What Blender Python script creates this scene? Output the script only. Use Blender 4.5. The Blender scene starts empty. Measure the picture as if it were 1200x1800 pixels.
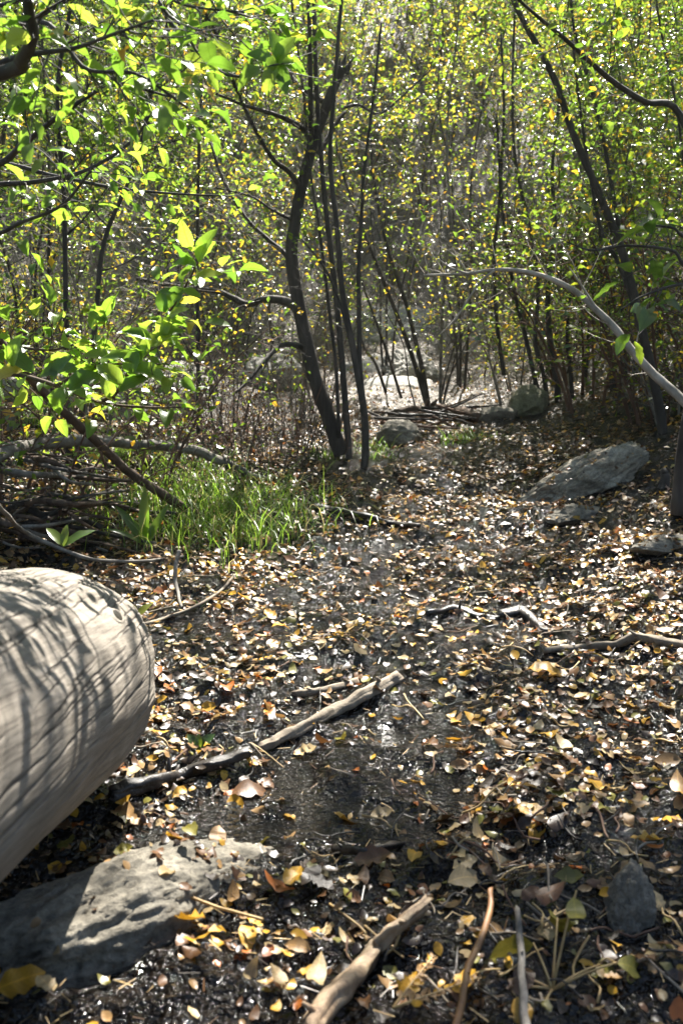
import bpy, bmesh, math, random
import numpy as np
from mathutils import Vector, Matrix

# ------------------------------------------------------------------ camera, sky, sun, exposure
scene = bpy.context.scene
COL = scene.collection
R = math.radians
CAM_Z, PITCH, FPX = 1.15, R(8.4), 1750.0
cam_d = bpy.data.cameras.new('camera')
cam = bpy.data.objects.new('camera', cam_d); COL.objects.link(cam)
cam.location = (0, 0, CAM_Z); cam.rotation_euler = (R(90) - PITCH, 0, 0)
cam_d.sensor_fit = 'VERTICAL'; cam_d.sensor_height = 36.0; cam_d.lens = 35.0
cam_d.clip_start = 0.05; cam_d.clip_end = 300
cam_d.dof.use_dof = True; cam_d.dof.focus_distance = 4.0; cam_d.dof.aperture_fstop = 4.5
scene.camera = cam

SUN_EL, SUN_AZ = R(54), R(14)          # azimuth measured from +Y (ahead) to the right
world = bpy.data.worlds.new('World'); scene.world = world; world.use_nodes = True
wn = world.node_tree; wn.nodes.clear()
wo = wn.nodes.new('ShaderNodeOutputWorld'); wb = wn.nodes.new('ShaderNodeBackground'); ws = wn.nodes.new('ShaderNodeTexSky')
ws.sky_type = 'NISHITA'; ws.sun_disc = False; ws.sun_elevation = SUN_EL; ws.sun_rotation = SUN_AZ
wb.inputs['Strength'].default_value = 0.05
wn.links.new(ws.outputs[0], wb.inputs[0]); wn.links.new(wb.outputs[0], wo.inputs[0])
sun_d = bpy.data.lights.new('sun', 'SUN'); sun_d.energy = 5.0; sun_d.angle = R(0.53); sun_d.color = (1.0, 0.95, 0.87)
sun = bpy.data.objects.new('sun', sun_d); COL.objects.link(sun)
to_sun = Vector((math.sin(SUN_AZ) * math.cos(SUN_EL), math.cos(SUN_AZ) * math.cos(SUN_EL), math.sin(SUN_EL)))
sun.rotation_euler = to_sun.to_track_quat('Z', 'Y').to_euler(); sun.location = to_sun * 30
vs = scene.view_settings
vs.view_transform = 'Standard'; vs.look = 'None'; vs.gamma = 1; vs.use_curve_mapping = False; vs.exposure = 2.0
cy = scene.cycles
cy.max_bounces = 7; cy.diffuse_bounces = 4; cy.glossy_bounces = 2; cy.transmission_bounces = 5; cy.transparent_max_bounces = 4
cy.sample_clamp_indirect = 6.0; cy.use_denoising = True; cy.caustics_reflective = False; cy.caustics_refractive = False

# ------------------------------------------------------------------ numeric helpers
RNG = np.random.default_rng(11)
random.seed(11)

def _hash(ix, iy, iz, s):
    n = (ix * 374761393 + iy * 668265263 + iz * 2147483647 + s * 974634599) & 0xffffffff
    n = ((n ^ (n >> 13)) * 1274126177) & 0xffffffff
    n = (n ^ (n >> 16)) & 0xffff
    return n / 65535.0

def vnoise(p, s=0):
    p = np.asarray(p, float); i = np.floor(p).astype(np.int64); f = p - i; f = f * f * (3 - 2 * f)
    x, y, z = i[..., 0], i[..., 1], i[..., 2]; fx, fy, fz = f[..., 0], f[..., 1], f[..., 2]
    def c(a, b, d): return _hash(x + a, y + b, z + d, s)
    l = lambda a, b, t: a + (b - a) * t
    return l(l(l(c(0,0,0), c(1,0,0), fx), l(c(0,1,0), c(1,1,0), fx), fy),
             l(l(c(0,0,1), c(1,0,1), fx), l(c(0,1,1), c(1,1,1), fx), fy), fz) * 2 - 1

def fbm(p, s=0, o=4, g=0.5):
    p = np.asarray(p, float); a, t = 1.0, 0.0
    for k in range(o):
        t = t + a * vnoise(p, s + k); p = p * 2.03; a *= g
    return t

def sstep(a, b, x):
    t = np.clip((x - a) / (b - a), 0, 1); return t * t * (3 - 2 * t)

def nrm(v):
    v = np.asarray(v, float); return v / (np.linalg.norm(v, axis=-1, keepdims=True) + 1e-12)

def spline(pts, n):
    """Catmull-Rom through the points (rows may hold radius as a 4th column)."""
    p = np.asarray(pts, float)
    if len(p) < 3:
        t = np.linspace(0, 1, n)[:, None]; return p[0] * (1 - t) + p[-1] * t
    q = np.vstack([2 * p[0] - p[1], p, 2 * p[-1] - p[-2]])
    out = []
    for u in np.linspace(0, len(p) - 1 - 1e-6, n):
        i = int(u); t = u - i; a, b, c, d = q[i:i + 4]
        out.append(0.5 * (2 * b + (c - a) * t + (2 * a - 5 * b + 4 * c - d) * t * t + (3 * b - a - 3 * c + d) * t ** 3))
    return np.array(out)

# ------------------------------------------------------------------ terrain
PY = np.array([-6, 0.5, 1.6, 2.45, 3.9, 5.5, 7.5, 9.0, 11.0, 13.0, 15.0, 18, 31, 33, 60])
PZ = np.array([-.05, -.02, -.005, .04, .11, .19, .46, .60, .78, 1.12, 2.1, 4.3, 13.9, 14.4, 14.6])

def prof(y):
    a = np.interp(y - 0.35, PY, PZ); b = np.interp(y + 0.35, PY, PZ); c = np.interp(y, PY, PZ)
    return (a + b + 2 * c) / 4

def xc(y): return 0.12 + 0.05 * np.maximum(y - 3, 0) - 0.012 * np.maximum(y - 5, 0) ** 2 * 0

def h0(x, y):
    x = np.asarray(x, float); y = np.asarray(y, float)
    u = x - xc(y)
    z = prof(y)
    z = z + sstep(0.55, 2.4, u) * 0.30 + np.maximum(u - 2.0, 0) * 0.16
    z = z + sstep(0.5, 1.5, -u) * 0.06 + np.maximum(-u - 1.6, 0) * 0.12
    z = z + 0.34 * sstep(-0.62, -1.0, x) * sstep(1.75, 0.7, y)
    return z

def h(x, y):
    x = np.asarray(x, float); y = np.asarray(y, float)
    p = np.stack([x, y, np.zeros_like(x + y)], -1) if x.shape == y.shape else np.stack(np.broadcast_arrays(x, y, 0.0), -1)
    amp = 1 + 0.8 * sstep(6, 14, y)
    n = fbm(p * 1.7, 3, 2) * 0.030 * amp + fbm(p * 7.0, 9, 3) * 0.032 + (np.abs(vnoise(p * 16.0, 17)) * 0.016 + np.abs(vnoise(p * 37.0, 18)) * 0.010) * sstep(9, 5, y)
    return h0(x, y) + n

CP, SP = math.cos(PITCH), math.sin(PITCH)
def ray(px, py):
    a, b = (px - 600.0) / FPX, (900.0 - py) / FPX
    return np.array([a, CP + b * SP, -SP + b * CP])
def P(px, py, y):
    """point on the photo ray through pixel px,py at the forward distance y (metres)"""
    r = ray(px, py); return np.array([0, 0, CAM_Z]) + r * (y / r[1])
def G(px, py, lift=0.0):
    """where the ray meets the ground (or a level lift metres above it)"""
    r = ray(px, py); r = r / r[1]
    o = np.array([0, 0, CAM_Z]); t = np.arange(.9, 14, .03); p = o + r * t[:, None]; hit = np.where(p[:, 2] <= h(p[:, 0], p[:, 1]) + lift)[0]
    if not len(hit): return o + r * 14
    a, b = (t[hit[0]] - .03, t[hit[0]])
    for _ in range(6):
        m_ = (a + b) / 2; q = o + r * m_
        if q[2] <= float(h(q[0], q[1])) + lift: b = m_
        else: a = m_
    return o + r * b
def project(p):
    p = np.asarray(p, float); d = p[..., 1] * CP - (p[..., 2] - CAM_Z) * SP
    u = (p[..., 2] - CAM_Z) * CP + p[..., 1] * SP
    d = np.where(d < 0.05, 0.05, d)
    return 600 + FPX * p[..., 0] / d, 900 - FPX * u / d, d
def pxm(px, y): return px * y / FPX      # photo pixels to metres at that distance

# ------------------------------------------------------------------ object helpers
def mesh_obj(name, verts, faces, mats, parent=None, loc=(0, 0, 0), smooth=True, matidx=None, var=None):
    me = bpy.data.meshes.new(name)
    v = np.asarray(verts, np.float32).reshape(-1, 3)
    if isinstance(faces, np.ndarray):
        k = faces.shape[1]; nf = len(faces)
        me.vertices.add(len(v)); me.vertices.foreach_set('co', v.ravel())
        me.loops.add(nf * k); me.loops.foreach_set('vertex_index', faces.astype(np.int32).ravel())
        me.polygons.add(nf); me.polygons.foreach_set('loop_start', np.arange(0, nf * k, k, dtype=np.int32))
        try: me.polygons.foreach_set('loop_total', np.full(nf, k, np.int32))
        except Exception: pass
    else:
        me.from_pydata(v.tolist(), [], faces)
    if not isinstance(mats, (list, tuple)): mats = [mats]
    for m in mats: me.materials.append(m)
    if matidx is not None: me.polygons.foreach_set('material_index', np.asarray(matidx, np.int32))
    if var is not None:
        at = me.attributes.new('var', 'FLOAT', 'POINT'); at.data.foreach_set('value', np.asarray(var, np.float32))
    me.update(calc_edges=True)
    if smooth: me.polygons.foreach_set('use_smooth', np.ones(len(me.polygons), bool))
    o = bpy.data.objects.new(name, me); COL.objects.link(o); o.location = loc
    if parent: o.parent = parent
    return o

def tag(o, label=None, cat=None, group=None, kind=None):
    if label: o['label'] = label
    if cat: o['category'] = cat
    if group: o['group'] = group
    if kind: o['kind'] = kind
    return o

def thing(name, label, cat, loc, group=None):
    o = bpy.data.objects.new(name, None); COL.objects.link(o); o.location = [float(c) for c in loc]
    o.empty_display_size = 0.1
    return tag(o, label, cat, group)

class MB:
    """collects tubes"""
    def __init__(s): s.v, s.f, s.n = [], [], 0
    def tube(s, pts, rad, sides=6, rough=0.0, cap=True, fib=False):
        p = np.asarray(pts, float); n = len(p)
        rad = np.broadcast_to(np.asarray(rad, float), (n,))
        t = nrm(np.gradient(p, axis=0))
        a = np.array([0.31, 0.17, 0.93]) if abs(t[0][2]) < 0.8 else np.array([0.95, 0.2, 0.1])
        x = nrm(a - t * (t @ a)[:, None]); y = np.cross(t, x)
        th = np.linspace(0, 2 * np.pi, sides, endpoint=False)
        ring = p[:, None] + rad[:, None, None] * (np.cos(th)[None, :, None] * x[:, None] + np.sin(th)[None, :, None] * y[:, None])
        if rough:
            d = ring - p[:, None]; cum = np.r_[0, np.cumsum(np.linalg.norm(np.diff(p, axis=0), axis=1))] / max(rad.mean(), 1e-3)
            q = np.stack(np.broadcast_arrays(np.cos(th)[None] * 2.4, np.sin(th)[None] * 2.4, cum[:, None] * .13), -1)
            ring = p[:, None] + d * (1 + rough * 1.3 * fbm(q + p[0, 0] * 9, 5, 3))[..., None] if fib else p[:, None] + d * (1 + rough * fbm(ring * (0.5 / max(rad.mean(), 1e-3)), 5, 3))[..., None]
        s.v.append(ring.reshape(-1, 3)); b = s.n
        i = np.arange(n - 1)[:, None] * sides; j = np.arange(sides)[None]; k = (j + 1) % sides
        s.f += np.stack([b + i + j, b + i + k, b + i + sides + k, b + i + sides + j], -1).reshape(-1, 4).tolist()
        if cap:
            s.f.append((b + np.arange(sides))[::-1].tolist()); s.f.append((b + (n - 1) * sides + np.arange(sides)).tolist())
        s.n += n * sides
        return s
    def add(s, v, f):
        s.v.append(np.asarray(v)); s.f += [[i + s.n for i in q] for q in f]; s.n += len(v); return s
    def build(s, name, mat, parent=None, base=(0, 0, 0), loc=(0, 0, 0)):
        if not s.v: return None
        return mesh_obj(name, np.vstack(s.v) - np.asarray(base), s.f, mat, parent, loc)

# ------------------------------------------------------------------ materials
def mat(name):
    m = bpy.data.materials.new(name); m.use_nodes = True; t = m.node_tree; t.nodes.clear()
    out = t.nodes.new('ShaderNodeOutputMaterial'); b = t.nodes.new('ShaderNodeBsdfPrincipled')
    t.links.new(b.outputs[0], out.inputs[0]); return m, t, b, out
def node(t, ty, **kw):
    n = t.nodes.new(ty)
    for k, v in kw.items():
        if k in n.inputs: n.inputs[k].default_value = v
        else: setattr(n, k, v)
    return n
def ramp(t, fac, stops, interp='LINEAR'):
    n = t.nodes.new('ShaderNodeValToRGB'); n.color_ramp.interpolation = interp; e = n.color_ramp.elements
    while len(e) < len(stops): e.new(0.5)
    for q, (p, c) in zip(e, stops): q.position = p; q.color = (*c, 1) if len(c) == 3 else c
    t.links.new(fac, n.inputs[0]); return n
def coords(t, scale=(1, 1, 1), rnd=True):
    """object coordinates, pushed about by the object's random number so copies differ"""
    tc = t.nodes.new('ShaderNodeTexCoord'); mp = node(t, 'ShaderNodeMapping'); mp.inputs['Scale'].default_value = scale
    t.links.new(tc.outputs['Object'], mp.inputs[0])
    if rnd:
        oi = t.nodes.new('ShaderNodeObjectInfo'); ml = node(t, 'ShaderNodeMath', operation='MULTIPLY'); ml.inputs[1].default_value = 37.0
        t.links.new(oi.outputs['Random'], ml.inputs[0]); t.links.new(ml.outputs[0], mp.inputs['Location'])
    return mp.outputs[0]
def noise(t, vec, scale, detail=5, rough=0.6):
    n = node(t, 'ShaderNodeTexNoise', Scale=scale, Detail=detail, Roughness=rough)
    t.links.new(vec, n.inputs['Vector']); return n.outputs['Fac']
def bump(t, b, hgt, strength, dist):
    n = node(t, 'ShaderNodeBump', Strength=strength, Distance=dist); t.links.new(hgt, n.inputs['Height']); t.links.new(n.outputs[0], b.inputs['Normal'])
    return n

def bark(name, c1, c2, c3, scale=14, stretch=0.25, rough=0.85, bs=0.7, bd=0.012):
    m, t, b, o = mat(name); v = coords(t, (1, 1, stretch))
    n = noise(t, v, scale, 7, 0.65); r = ramp(t, n, [(0.25, c1), (0.5, c2), (0.75, c3)])
    v2 = coords(t); n2 = noise(t, v2, 3.0, 3)
    mx = node(t, 'ShaderNodeMix', data_type='RGBA', blend_type='MULTIPLY'); mx.inputs[0].default_value = 0.7
    r2 = ramp(t, n2, [(0.3, (0.55, 0.55, 0.5)), (0.7, (1.25, 1.2, 1.15))])
    t.links.new(r.outputs[0], mx.inputs[6]); t.links.new(r2.outputs[0], mx.inputs[7]); t.links.new(mx.outputs[2], b.inputs['Base Color'])
    b.inputs['Roughness'].default_value = rough
    bump(t, b, n, bs, bd); return m

M = {}
M['bark'] = bark('dark_bark', (.020, .017, .014), (.052, .045, .039), (.11, .096, .082))
M['bark_grey'] = bark('grey_bark', (.07, .062, .052), (.17, .155, .135), (.30, .28, .25), 20, 1.0)
M['bark_red'] = bark('reddish_bark', (.05, .028, .018), (.12, .065, .04), (.22, .13, .085), 16, 0.4)
M['bark_brown'] = bark('brown_bark', (.035, .022, .015), (.085, .055, .036), (.19, .13, .09), 16, 0.4)
M['bark_pale'] = bark('pale_bark', (.19, .17, .14), (.34, .31, .27), (.48, .44, .40), 18, 0.6)
M['dead'] = bark('bleached_deadwood', (.10, .078, .055), (.23, .19, .143), (.38, .33, .26), 22, 0.3)
M['split'] = bark('split_wood', (.10, .06, .035), (.30, .21, .13), (.52, .41, .28), 30, 0.12, .7, .8, .01)
M['wet_wood'] = bark('wet_dark_wood', (.008, .007, .006), (.022, .018, .015), (.06, .05, .042), 26, 0.3, 0.35, 0.9, 0.01)
M['straw'] = bark('dry_straw', (.22, .13, .05), (.40, .27, .11), (.55, .42, .20), 30, 0.3, 0.6, 0.2, 0.002)
M['rust'] = bark('rusty_stalk', (.10, .04, .018), (.22, .11, .04), (.36, .20, .07), 30, 0.3, 0.6, 0.2, 0.002)

def leaf_mat(name, stops, trans, tcol_gain, rough=0.38, tstops=None, spec=0.5):
    m, t, b, o = mat(name)
    oi = t.nodes.new('ShaderNodeObjectInfo'); at = node(t, 'ShaderNodeAttribute', attribute_name='var')
    ad = node(t, 'ShaderNodeMath', operation='ADD'); fr = node(t, 'ShaderNodeMath', operation='FRACT')
    t.links.new(oi.outputs['Random'], ad.inputs[0]); t.links.new(at.outputs['Fac'], ad.inputs[1]); t.links.new(ad.outputs[0], fr.inputs[0])
    r = ramp(t, fr.outputs[0], stops)
    v = coords(t); n = noise(t, v, 45.0, 4)
    r2 = ramp(t, n, [(0.3, (0.72, 0.70, 0.62)), (0.7, (1.2, 1.2, 1.15))])
    mx = node(t, 'ShaderNodeMix', data_type='RGBA', blend_type='MULTIPLY'); mx.inputs[0].default_value = 1.0
    t.links.new(r.outputs[0], mx.inputs[6]); t.links.new(r2.outputs[0], mx.inputs[7])
    # midrib and side veins, from the leaf's own coordinates (kept as attributes on the larger leaves)
    ax_ = node(t, 'ShaderNodeAttribute', attribute_name='leaf_x'); ay_ = node(t, 'ShaderNodeAttribute', attribute_name='leaf_y')
    def mth(op, a, b_=None, c_=None):
        q = node(t, 'ShaderNodeMath', operation=op)
        for i_, w_ in enumerate((a, b_, c_)):
            if w_ is None: continue
            if isinstance(w_, (int, float)): q.inputs[i_].default_value = w_
            else: t.links.new(w_, q.inputs[i_])
        return q.outputs[0]
    xx = mth('ABSOLUTE', mth('SUBTRACT', ax_.outputs['Fac'], 1.0)); mid = mth('LESS_THAN', xx, .016)
    ph = mth('MULTIPLY', mth('SUBTRACT', ay_.outputs['Fac'], mth('MULTIPLY', xx, .75)), 9.0)
    sv = mth('MULTIPLY', mth('LESS_THAN', mth('ABSOLUTE', mth('SUBTRACT', mth('FRACT', ph), .5)), .07), mth('LESS_THAN', xx, .6))
    vein = mth('MAXIMUM', mid, mth('MULTIPLY', sv, .55))
    vm = node(t, 'ShaderNodeMix', data_type='RGBA', blend_type='MULTIPLY'); t.links.new(vein, vm.inputs[0]); t.links.new(mx.outputs[2], vm.inputs[6]); vm.inputs[7].default_value = (1.7, 1.6, 1.4, 1)
    t.links.new(vm.outputs[2], b.inputs['Base Color'])
    b.inputs['Roughness'].default_value = rough; b.inputs['Specular IOR Level'].default_value = spec
    bump(t, b, n, 0.25, 0.003)
    if trans > 0:
        tr = t.nodes.new('ShaderNodeBsdfTranslucent')
        g = ramp(t, fr.outputs[0], tstops or [(p, tuple(min(1, c * q) for c, q in zip(col, tcol_gain))) for p, col in stops])
        gm = node(t, 'ShaderNodeMix', data_type='RGBA', blend_type='MULTIPLY'); t.links.new(vein, gm.inputs[0]); t.links.new(g.outputs[0], gm.inputs[6]); gm.inputs[7].default_value = (.62, .66, .5, 1); t.links.new(gm.outputs[2], tr.inputs[0])
        ms = node(t, 'ShaderNodeMixShader'); ms.inputs[0].default_value = trans
        t.links.new(b.outputs[0], ms.inputs[1]); t.links.new(tr.outputs[0], ms.inputs[2]); t.links.new(ms.outputs[0], o.inputs[0])
    return m
GREENS = [(0, (.035, .075, .022)), (.3, (.055, .10, .025)), (.6, (.08, .125, .026)), (.93, (.11, .15, .022)), (.98, (.26, .22, .025)), (1, (.34, .24, .03))]
GREENS_T = [(0, (.13, .26, .03)), (.3, (.22, .38, .04)), (.6, (.34, .50, .05)), (.93, (.50, .62, .04)), (.98, (.75, .60, .04)), (1, (.80, .47, .04))]
YELS = [(0, (.06, .11, .02)), (.35, (.10, .15, .022)), (.6, (.17, .20, .03)), (.8, (.30, .27, .035)), (.95, (.42, .29, .03)), (1, (.38, .20, .03))]
YELS_T = [(0, (.25, .45, .03)), (.35, (.42, .58, .04)), (.6, (.60, .68, .06)), (.8, (.80, .70, .07)), (.95, (.86, .60, .06)), (1, (.75, .42, .05))]
M['leaf_green'] = leaf_mat('green_leaf', GREENS, 0.42, None, 0.27, GREENS_T, .7)
M['leaf_lime_lit'] = leaf_mat('lit_lime_leaf', [(0, (.05, .10, .02)), (.5, (.08, .15, .025)), (.94, (.12, .19, .03)), (1, (.32, .26, .03))], 0.52, None, .28, [(0, (.16, .32, .03)), (.4, (.28, .48, .04)), (.8, (.42, .62, .06)), (.96, (.58, .70, .08)), (1, (.85, .70, .06))], .6)  # lime leaf, its colour also brightened to look sunlit
M['leaf_yellow'] = leaf_mat('yellowing_leaf', YELS, 0.42, None, 0.33, YELS_T)
M['leaf_gold'] = leaf_mat('golden_leaf', [(0, (.40, .27, .03)), (1, (.45, .22, .02))], 0.5, None, 0.4, [(0, (.85, .62, .05)), (1, (.85, .48, .04))])
M['grass'] = leaf_mat('grass_blade', [(0, (.05, .11, .015)), (.6, (.09, .16, .02)), (.84, (.14, .19, .03)), (.9, (.35, .28, .10)), (1, (.40, .33, .15))], 0.45, None, 0.35,
                      [(0, (.2, .42, .03)), (.6, (.34, .55, .05)), (.84, (.5, .68, .1)), (.9, (.6, .5, .2)), (1, (.6, .5, .25))])
LIT = {}
for nm, c, sp in (('tan', (.30, .185, .085), .35), ('pale', (.42, .315, .175), .35), ('golden', (.44, .25, .03), .35), ('brown', (.115, .056, .024), .45),
                  ('dark', (.032, .019, .011), .5), ('olive', (.17, .155, .03), .5), ('orange', (.33, .10, .016), .5)):
    a = tuple(x * .7 for x in c); b_ = tuple(min(1, x * 1.25) for x in c)
    LIT[nm] = leaf_mat('fallen_leaf_' + nm, [(0, a), (1, b_)], 0.22, (1.25, 1.1, .8), 0.36, None, sp)
LITN = list(LIT)

def mud_material():
    m, t, b, o = mat('wet_mud'); tc = t.nodes.new('ShaderNodeTexCoord'); v = tc.outputs['Object']
    n1 = noise(t, v, 2.2, 4); n2 = noise(t, v, 34, 3, 0.55); n3 = noise(t, v, 85, 1, 0.5)
    sx = t.nodes.new('ShaderNodeSeparateXYZ'); t.links.new(v, sx.inputs[0])
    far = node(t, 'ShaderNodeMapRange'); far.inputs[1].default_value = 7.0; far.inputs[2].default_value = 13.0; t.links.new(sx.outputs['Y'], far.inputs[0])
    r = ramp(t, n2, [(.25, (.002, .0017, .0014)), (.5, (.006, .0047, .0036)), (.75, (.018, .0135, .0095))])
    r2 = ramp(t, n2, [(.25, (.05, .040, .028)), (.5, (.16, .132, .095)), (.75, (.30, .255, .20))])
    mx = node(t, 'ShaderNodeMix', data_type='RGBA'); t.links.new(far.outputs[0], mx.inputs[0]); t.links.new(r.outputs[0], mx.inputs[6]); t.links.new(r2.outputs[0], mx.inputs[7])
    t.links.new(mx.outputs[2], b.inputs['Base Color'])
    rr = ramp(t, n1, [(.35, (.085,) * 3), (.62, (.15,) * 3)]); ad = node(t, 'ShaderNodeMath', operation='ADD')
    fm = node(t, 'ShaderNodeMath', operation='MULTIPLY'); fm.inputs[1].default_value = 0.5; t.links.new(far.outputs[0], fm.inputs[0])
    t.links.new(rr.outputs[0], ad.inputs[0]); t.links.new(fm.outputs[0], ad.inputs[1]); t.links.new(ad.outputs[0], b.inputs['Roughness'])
    a2 = node(t, 'ShaderNodeMath', operation='MULTIPLY'); a2.inputs[1].default_value = 0.5; t.links.new(n3, a2.inputs[0])
    a3 = node(t, 'ShaderNodeMath', operation='ADD'); t.links.new(n2, a3.inputs[0]); t.links.new(a2.outputs[0], a3.inputs[1])
    b.inputs['Specular IOR Level'].default_value = .36; bump(t, b, a3.outputs[0], 1.0, 0.035); return m
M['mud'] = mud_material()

def water_material():
    m, t, b, o = mat('muddy_water'); tc = t.nodes.new('ShaderNodeTexCoord'); n = noise(t, tc.outputs['Object'], 60, 2, 0.5)
    b.inputs['Base Color'].default_value = (.010, .009, .007, 1); b.inputs['Roughness'].default_value = 0.10; b.inputs['IOR'].default_value = 1.33
    bump(t, b, n, 1.0, 0.03); return m
M['water'] = water_material()

def rock_mat(name, c1, c2, c3, sc=7.0, bd=0.02, stretch=(1, 1, 1)):
    m, t, b, o = mat(name); v = coords(t, stretch); n = noise(t, v, sc, 9, 0.68); n2 = noise(t, coords(t), sc * 9, 5, 0.75)
    r = ramp(t, n, [(.3, c1), (.5, c2), (.72, c3)])
    r2 = ramp(t, n2, [(.32, (.35, .35, .34)), (.62, (1.3, 1.3, 1.28))]); mx = node(t, 'ShaderNodeMix', data_type='RGBA', blend_type='MULTIPLY'); mx.inputs[0].default_value = .8
    t.links.new(r.outputs[0], mx.inputs[6]); t.links.new(r2.outputs[0], mx.inputs[7]); t.links.new(mx.outputs[2], b.inputs['Base Color'])
    b.inputs['Roughness'].default_value = .85
    ad = node(t, 'ShaderNodeMath', operation='ADD'); t.links.new(n, ad.inputs[0])
    ml = node(t, 'ShaderNodeMath', operation='MULTIPLY'); ml.inputs[1].default_value = .35; t.links.new(n2, ml.inputs[0]); t.links.new(ml.outputs[0], ad.inputs[1])
    bump(t, b, ad.outputs[0], .9, bd); return m
M['rock'] = rock_mat('grey_brown_rock', (.085, .075, .055), (.175, .157, .122), (.29, .262, .21))
M['rock_pale'] = rock_mat('pale_granite', (.20, .187, .165), (.33, .31, .28), (.46, .44, .40), 5)
M['rock_olive'] = rock_mat('lichen_stained_rock', (.09, .09, .05), (.19, .18, .11), (.32, .29, .20))
M['rock_streak'] = rock_mat('streaked_boulder', (.08, .068, .045), (.26, .228, .172), (.46, .42, .345), 4, .03, (1, 1, 3))

def log_material():
    m, t, b, o = mat('weathered_log_wood'); v = coords(t, (16, 0.7, 16), False)
    n = noise(t, v, 6, 8, .7); n2 = noise(t, coords(t, (1, 1, 1), False), 7.0, 8, .65)
    r = ramp(t, n, [(.28, (.13, .11, .088)), (.5, (.25, .22, .18)), (.72, (.37, .335, .285))])
    r2 = ramp(t, n2, [(.3, (.66, .64, .60)), (.7, (1.12, 1.1, 1.08))]); mx = node(t, 'ShaderNodeMix', data_type='RGBA', blend_type='MULTIPLY'); mx.inputs[0].default_value = 1
    t.links.new(r.outputs[0], mx.inputs[6]); t.links.new(r2.outputs[0], mx.inputs[7])
    cr = node(t, 'ShaderNodeAttribute', attribute_name='var'); m2 = node(t, 'ShaderNodeMix', data_type='RGBA'); m2.inputs[7].default_value = (.045, .036, .028, 1)
    t.links.new(cr.outputs['Fac'], m2.inputs[0]); t.links.new(mx.outputs[2], m2.inputs[6]); t.links.new(m2.outputs[2], b.inputs['Base Color'])
    b.inputs['Roughness'].default_value = .75; bump(t, b, n, .7, .006); return m
M['log'] = log_material()

# ------------------------------------------------------------------ the ground
def grid_faces(nr, nc):
    i = np.arange(nr - 1)[:, None] * nc; j = np.arange(nc - 1)[None]
    return np.stack([i + j, i + j + 1, i + nc + j + 1, i + nc + j], -1).reshape(-1, 4)
ys = [-5.0, -3, -1.5, -0.5, 0.2, 0.7]
y = 0.9
while y < 60: ys.append(y); y += max(0.008, 0.0062 * y) if y < 14 else 0.012 * y
ys = np.array(ys); us = np.linspace(-1, 1, 300); us = np.sign(us) * (np.abs(us) * .55 + np.abs(us) ** 4 * .45)
X = us[None] * (2.6 + 0.95 * np.maximum(ys, 0))[:, None]; Y = np.repeat(ys[:, None], len(us), 1)
Z = h(X, Y)
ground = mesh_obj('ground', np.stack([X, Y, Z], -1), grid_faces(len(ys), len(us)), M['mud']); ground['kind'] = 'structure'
# shallow seep water standing between the lumps of mud
yy = np.linspace(1.0, 6.2, 90); uu = np.linspace(-.75, .75, 40)
WX = uu[None] + xc(yy)[:, None] + 0.12 * np.sin(yy * 2.1)[:, None]; WY = np.repeat(yy[:, None], 40, 1)
wz = h0(WX, WY) - 0.015 - 0.05 * np.abs(uu[None]) ** 3 + 0.012 * fbm(np.stack([WX * 1.2, WY * 1.2, WX * 0], -1), 21, 2)
water = mesh_obj('water', np.stack([WX, WY, wz], -1), grid_faces(90, 40), M['water']); water['kind'] = 'structure'

# ------------------------------------------------------------------ leaf templates
def leaf_template(rows, width, fold, curl, wav=0.0, seed=0):
    """unit leaf: base at origin, tip at +Y, face +Z; returns verts, quads"""
    rg = np.random.default_rng(seed); v = []; ts = np.linspace(0, 1, rows)
    for t in ts:
        w = width * 0.5 * (math.sin(math.pi * t ** 0.88) ** 0.72 if 0 < t < 1 else 0.015)
        z = curl * (t - .3) ** 2
        e = [wav * rg.normal() for _ in range(2)]
        v += [(-w, t, z + fold * w + e[0] * w), (0, t, z), (w, t, z + fold * w + e[1] * w)]
    f = []
    for i in range(rows - 1):
        a = i * 3; f += [[a, a + 1, a + 4, a + 3], [a + 1, a + 2, a + 5, a + 4]]
    return np.array(v), np.array(f)
L_HI = [leaf_template(10, .44 + .045 * k, .25 + .12 * k, -.22 - .18 * k, .15, k) for k in range(4)]
L_MID = leaf_template(4, .56, .35, -.3)
L_LO = (np.array([(0, 0, 0), (.27, .5, .07), (0, 1, -.12), (-.27, .5, .07)]), np.array([[0, 1, 2, 3]]))
L_DRY = [leaf_template(9, .50 + .06 * (k % 3), .42 * math.sin(k * 1.7), .75 * math.cos(k * 2.3), .22, 20 + k) for k in range(6)]
for tv, tf in L_HI:      # a short stalk
    pass

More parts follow.
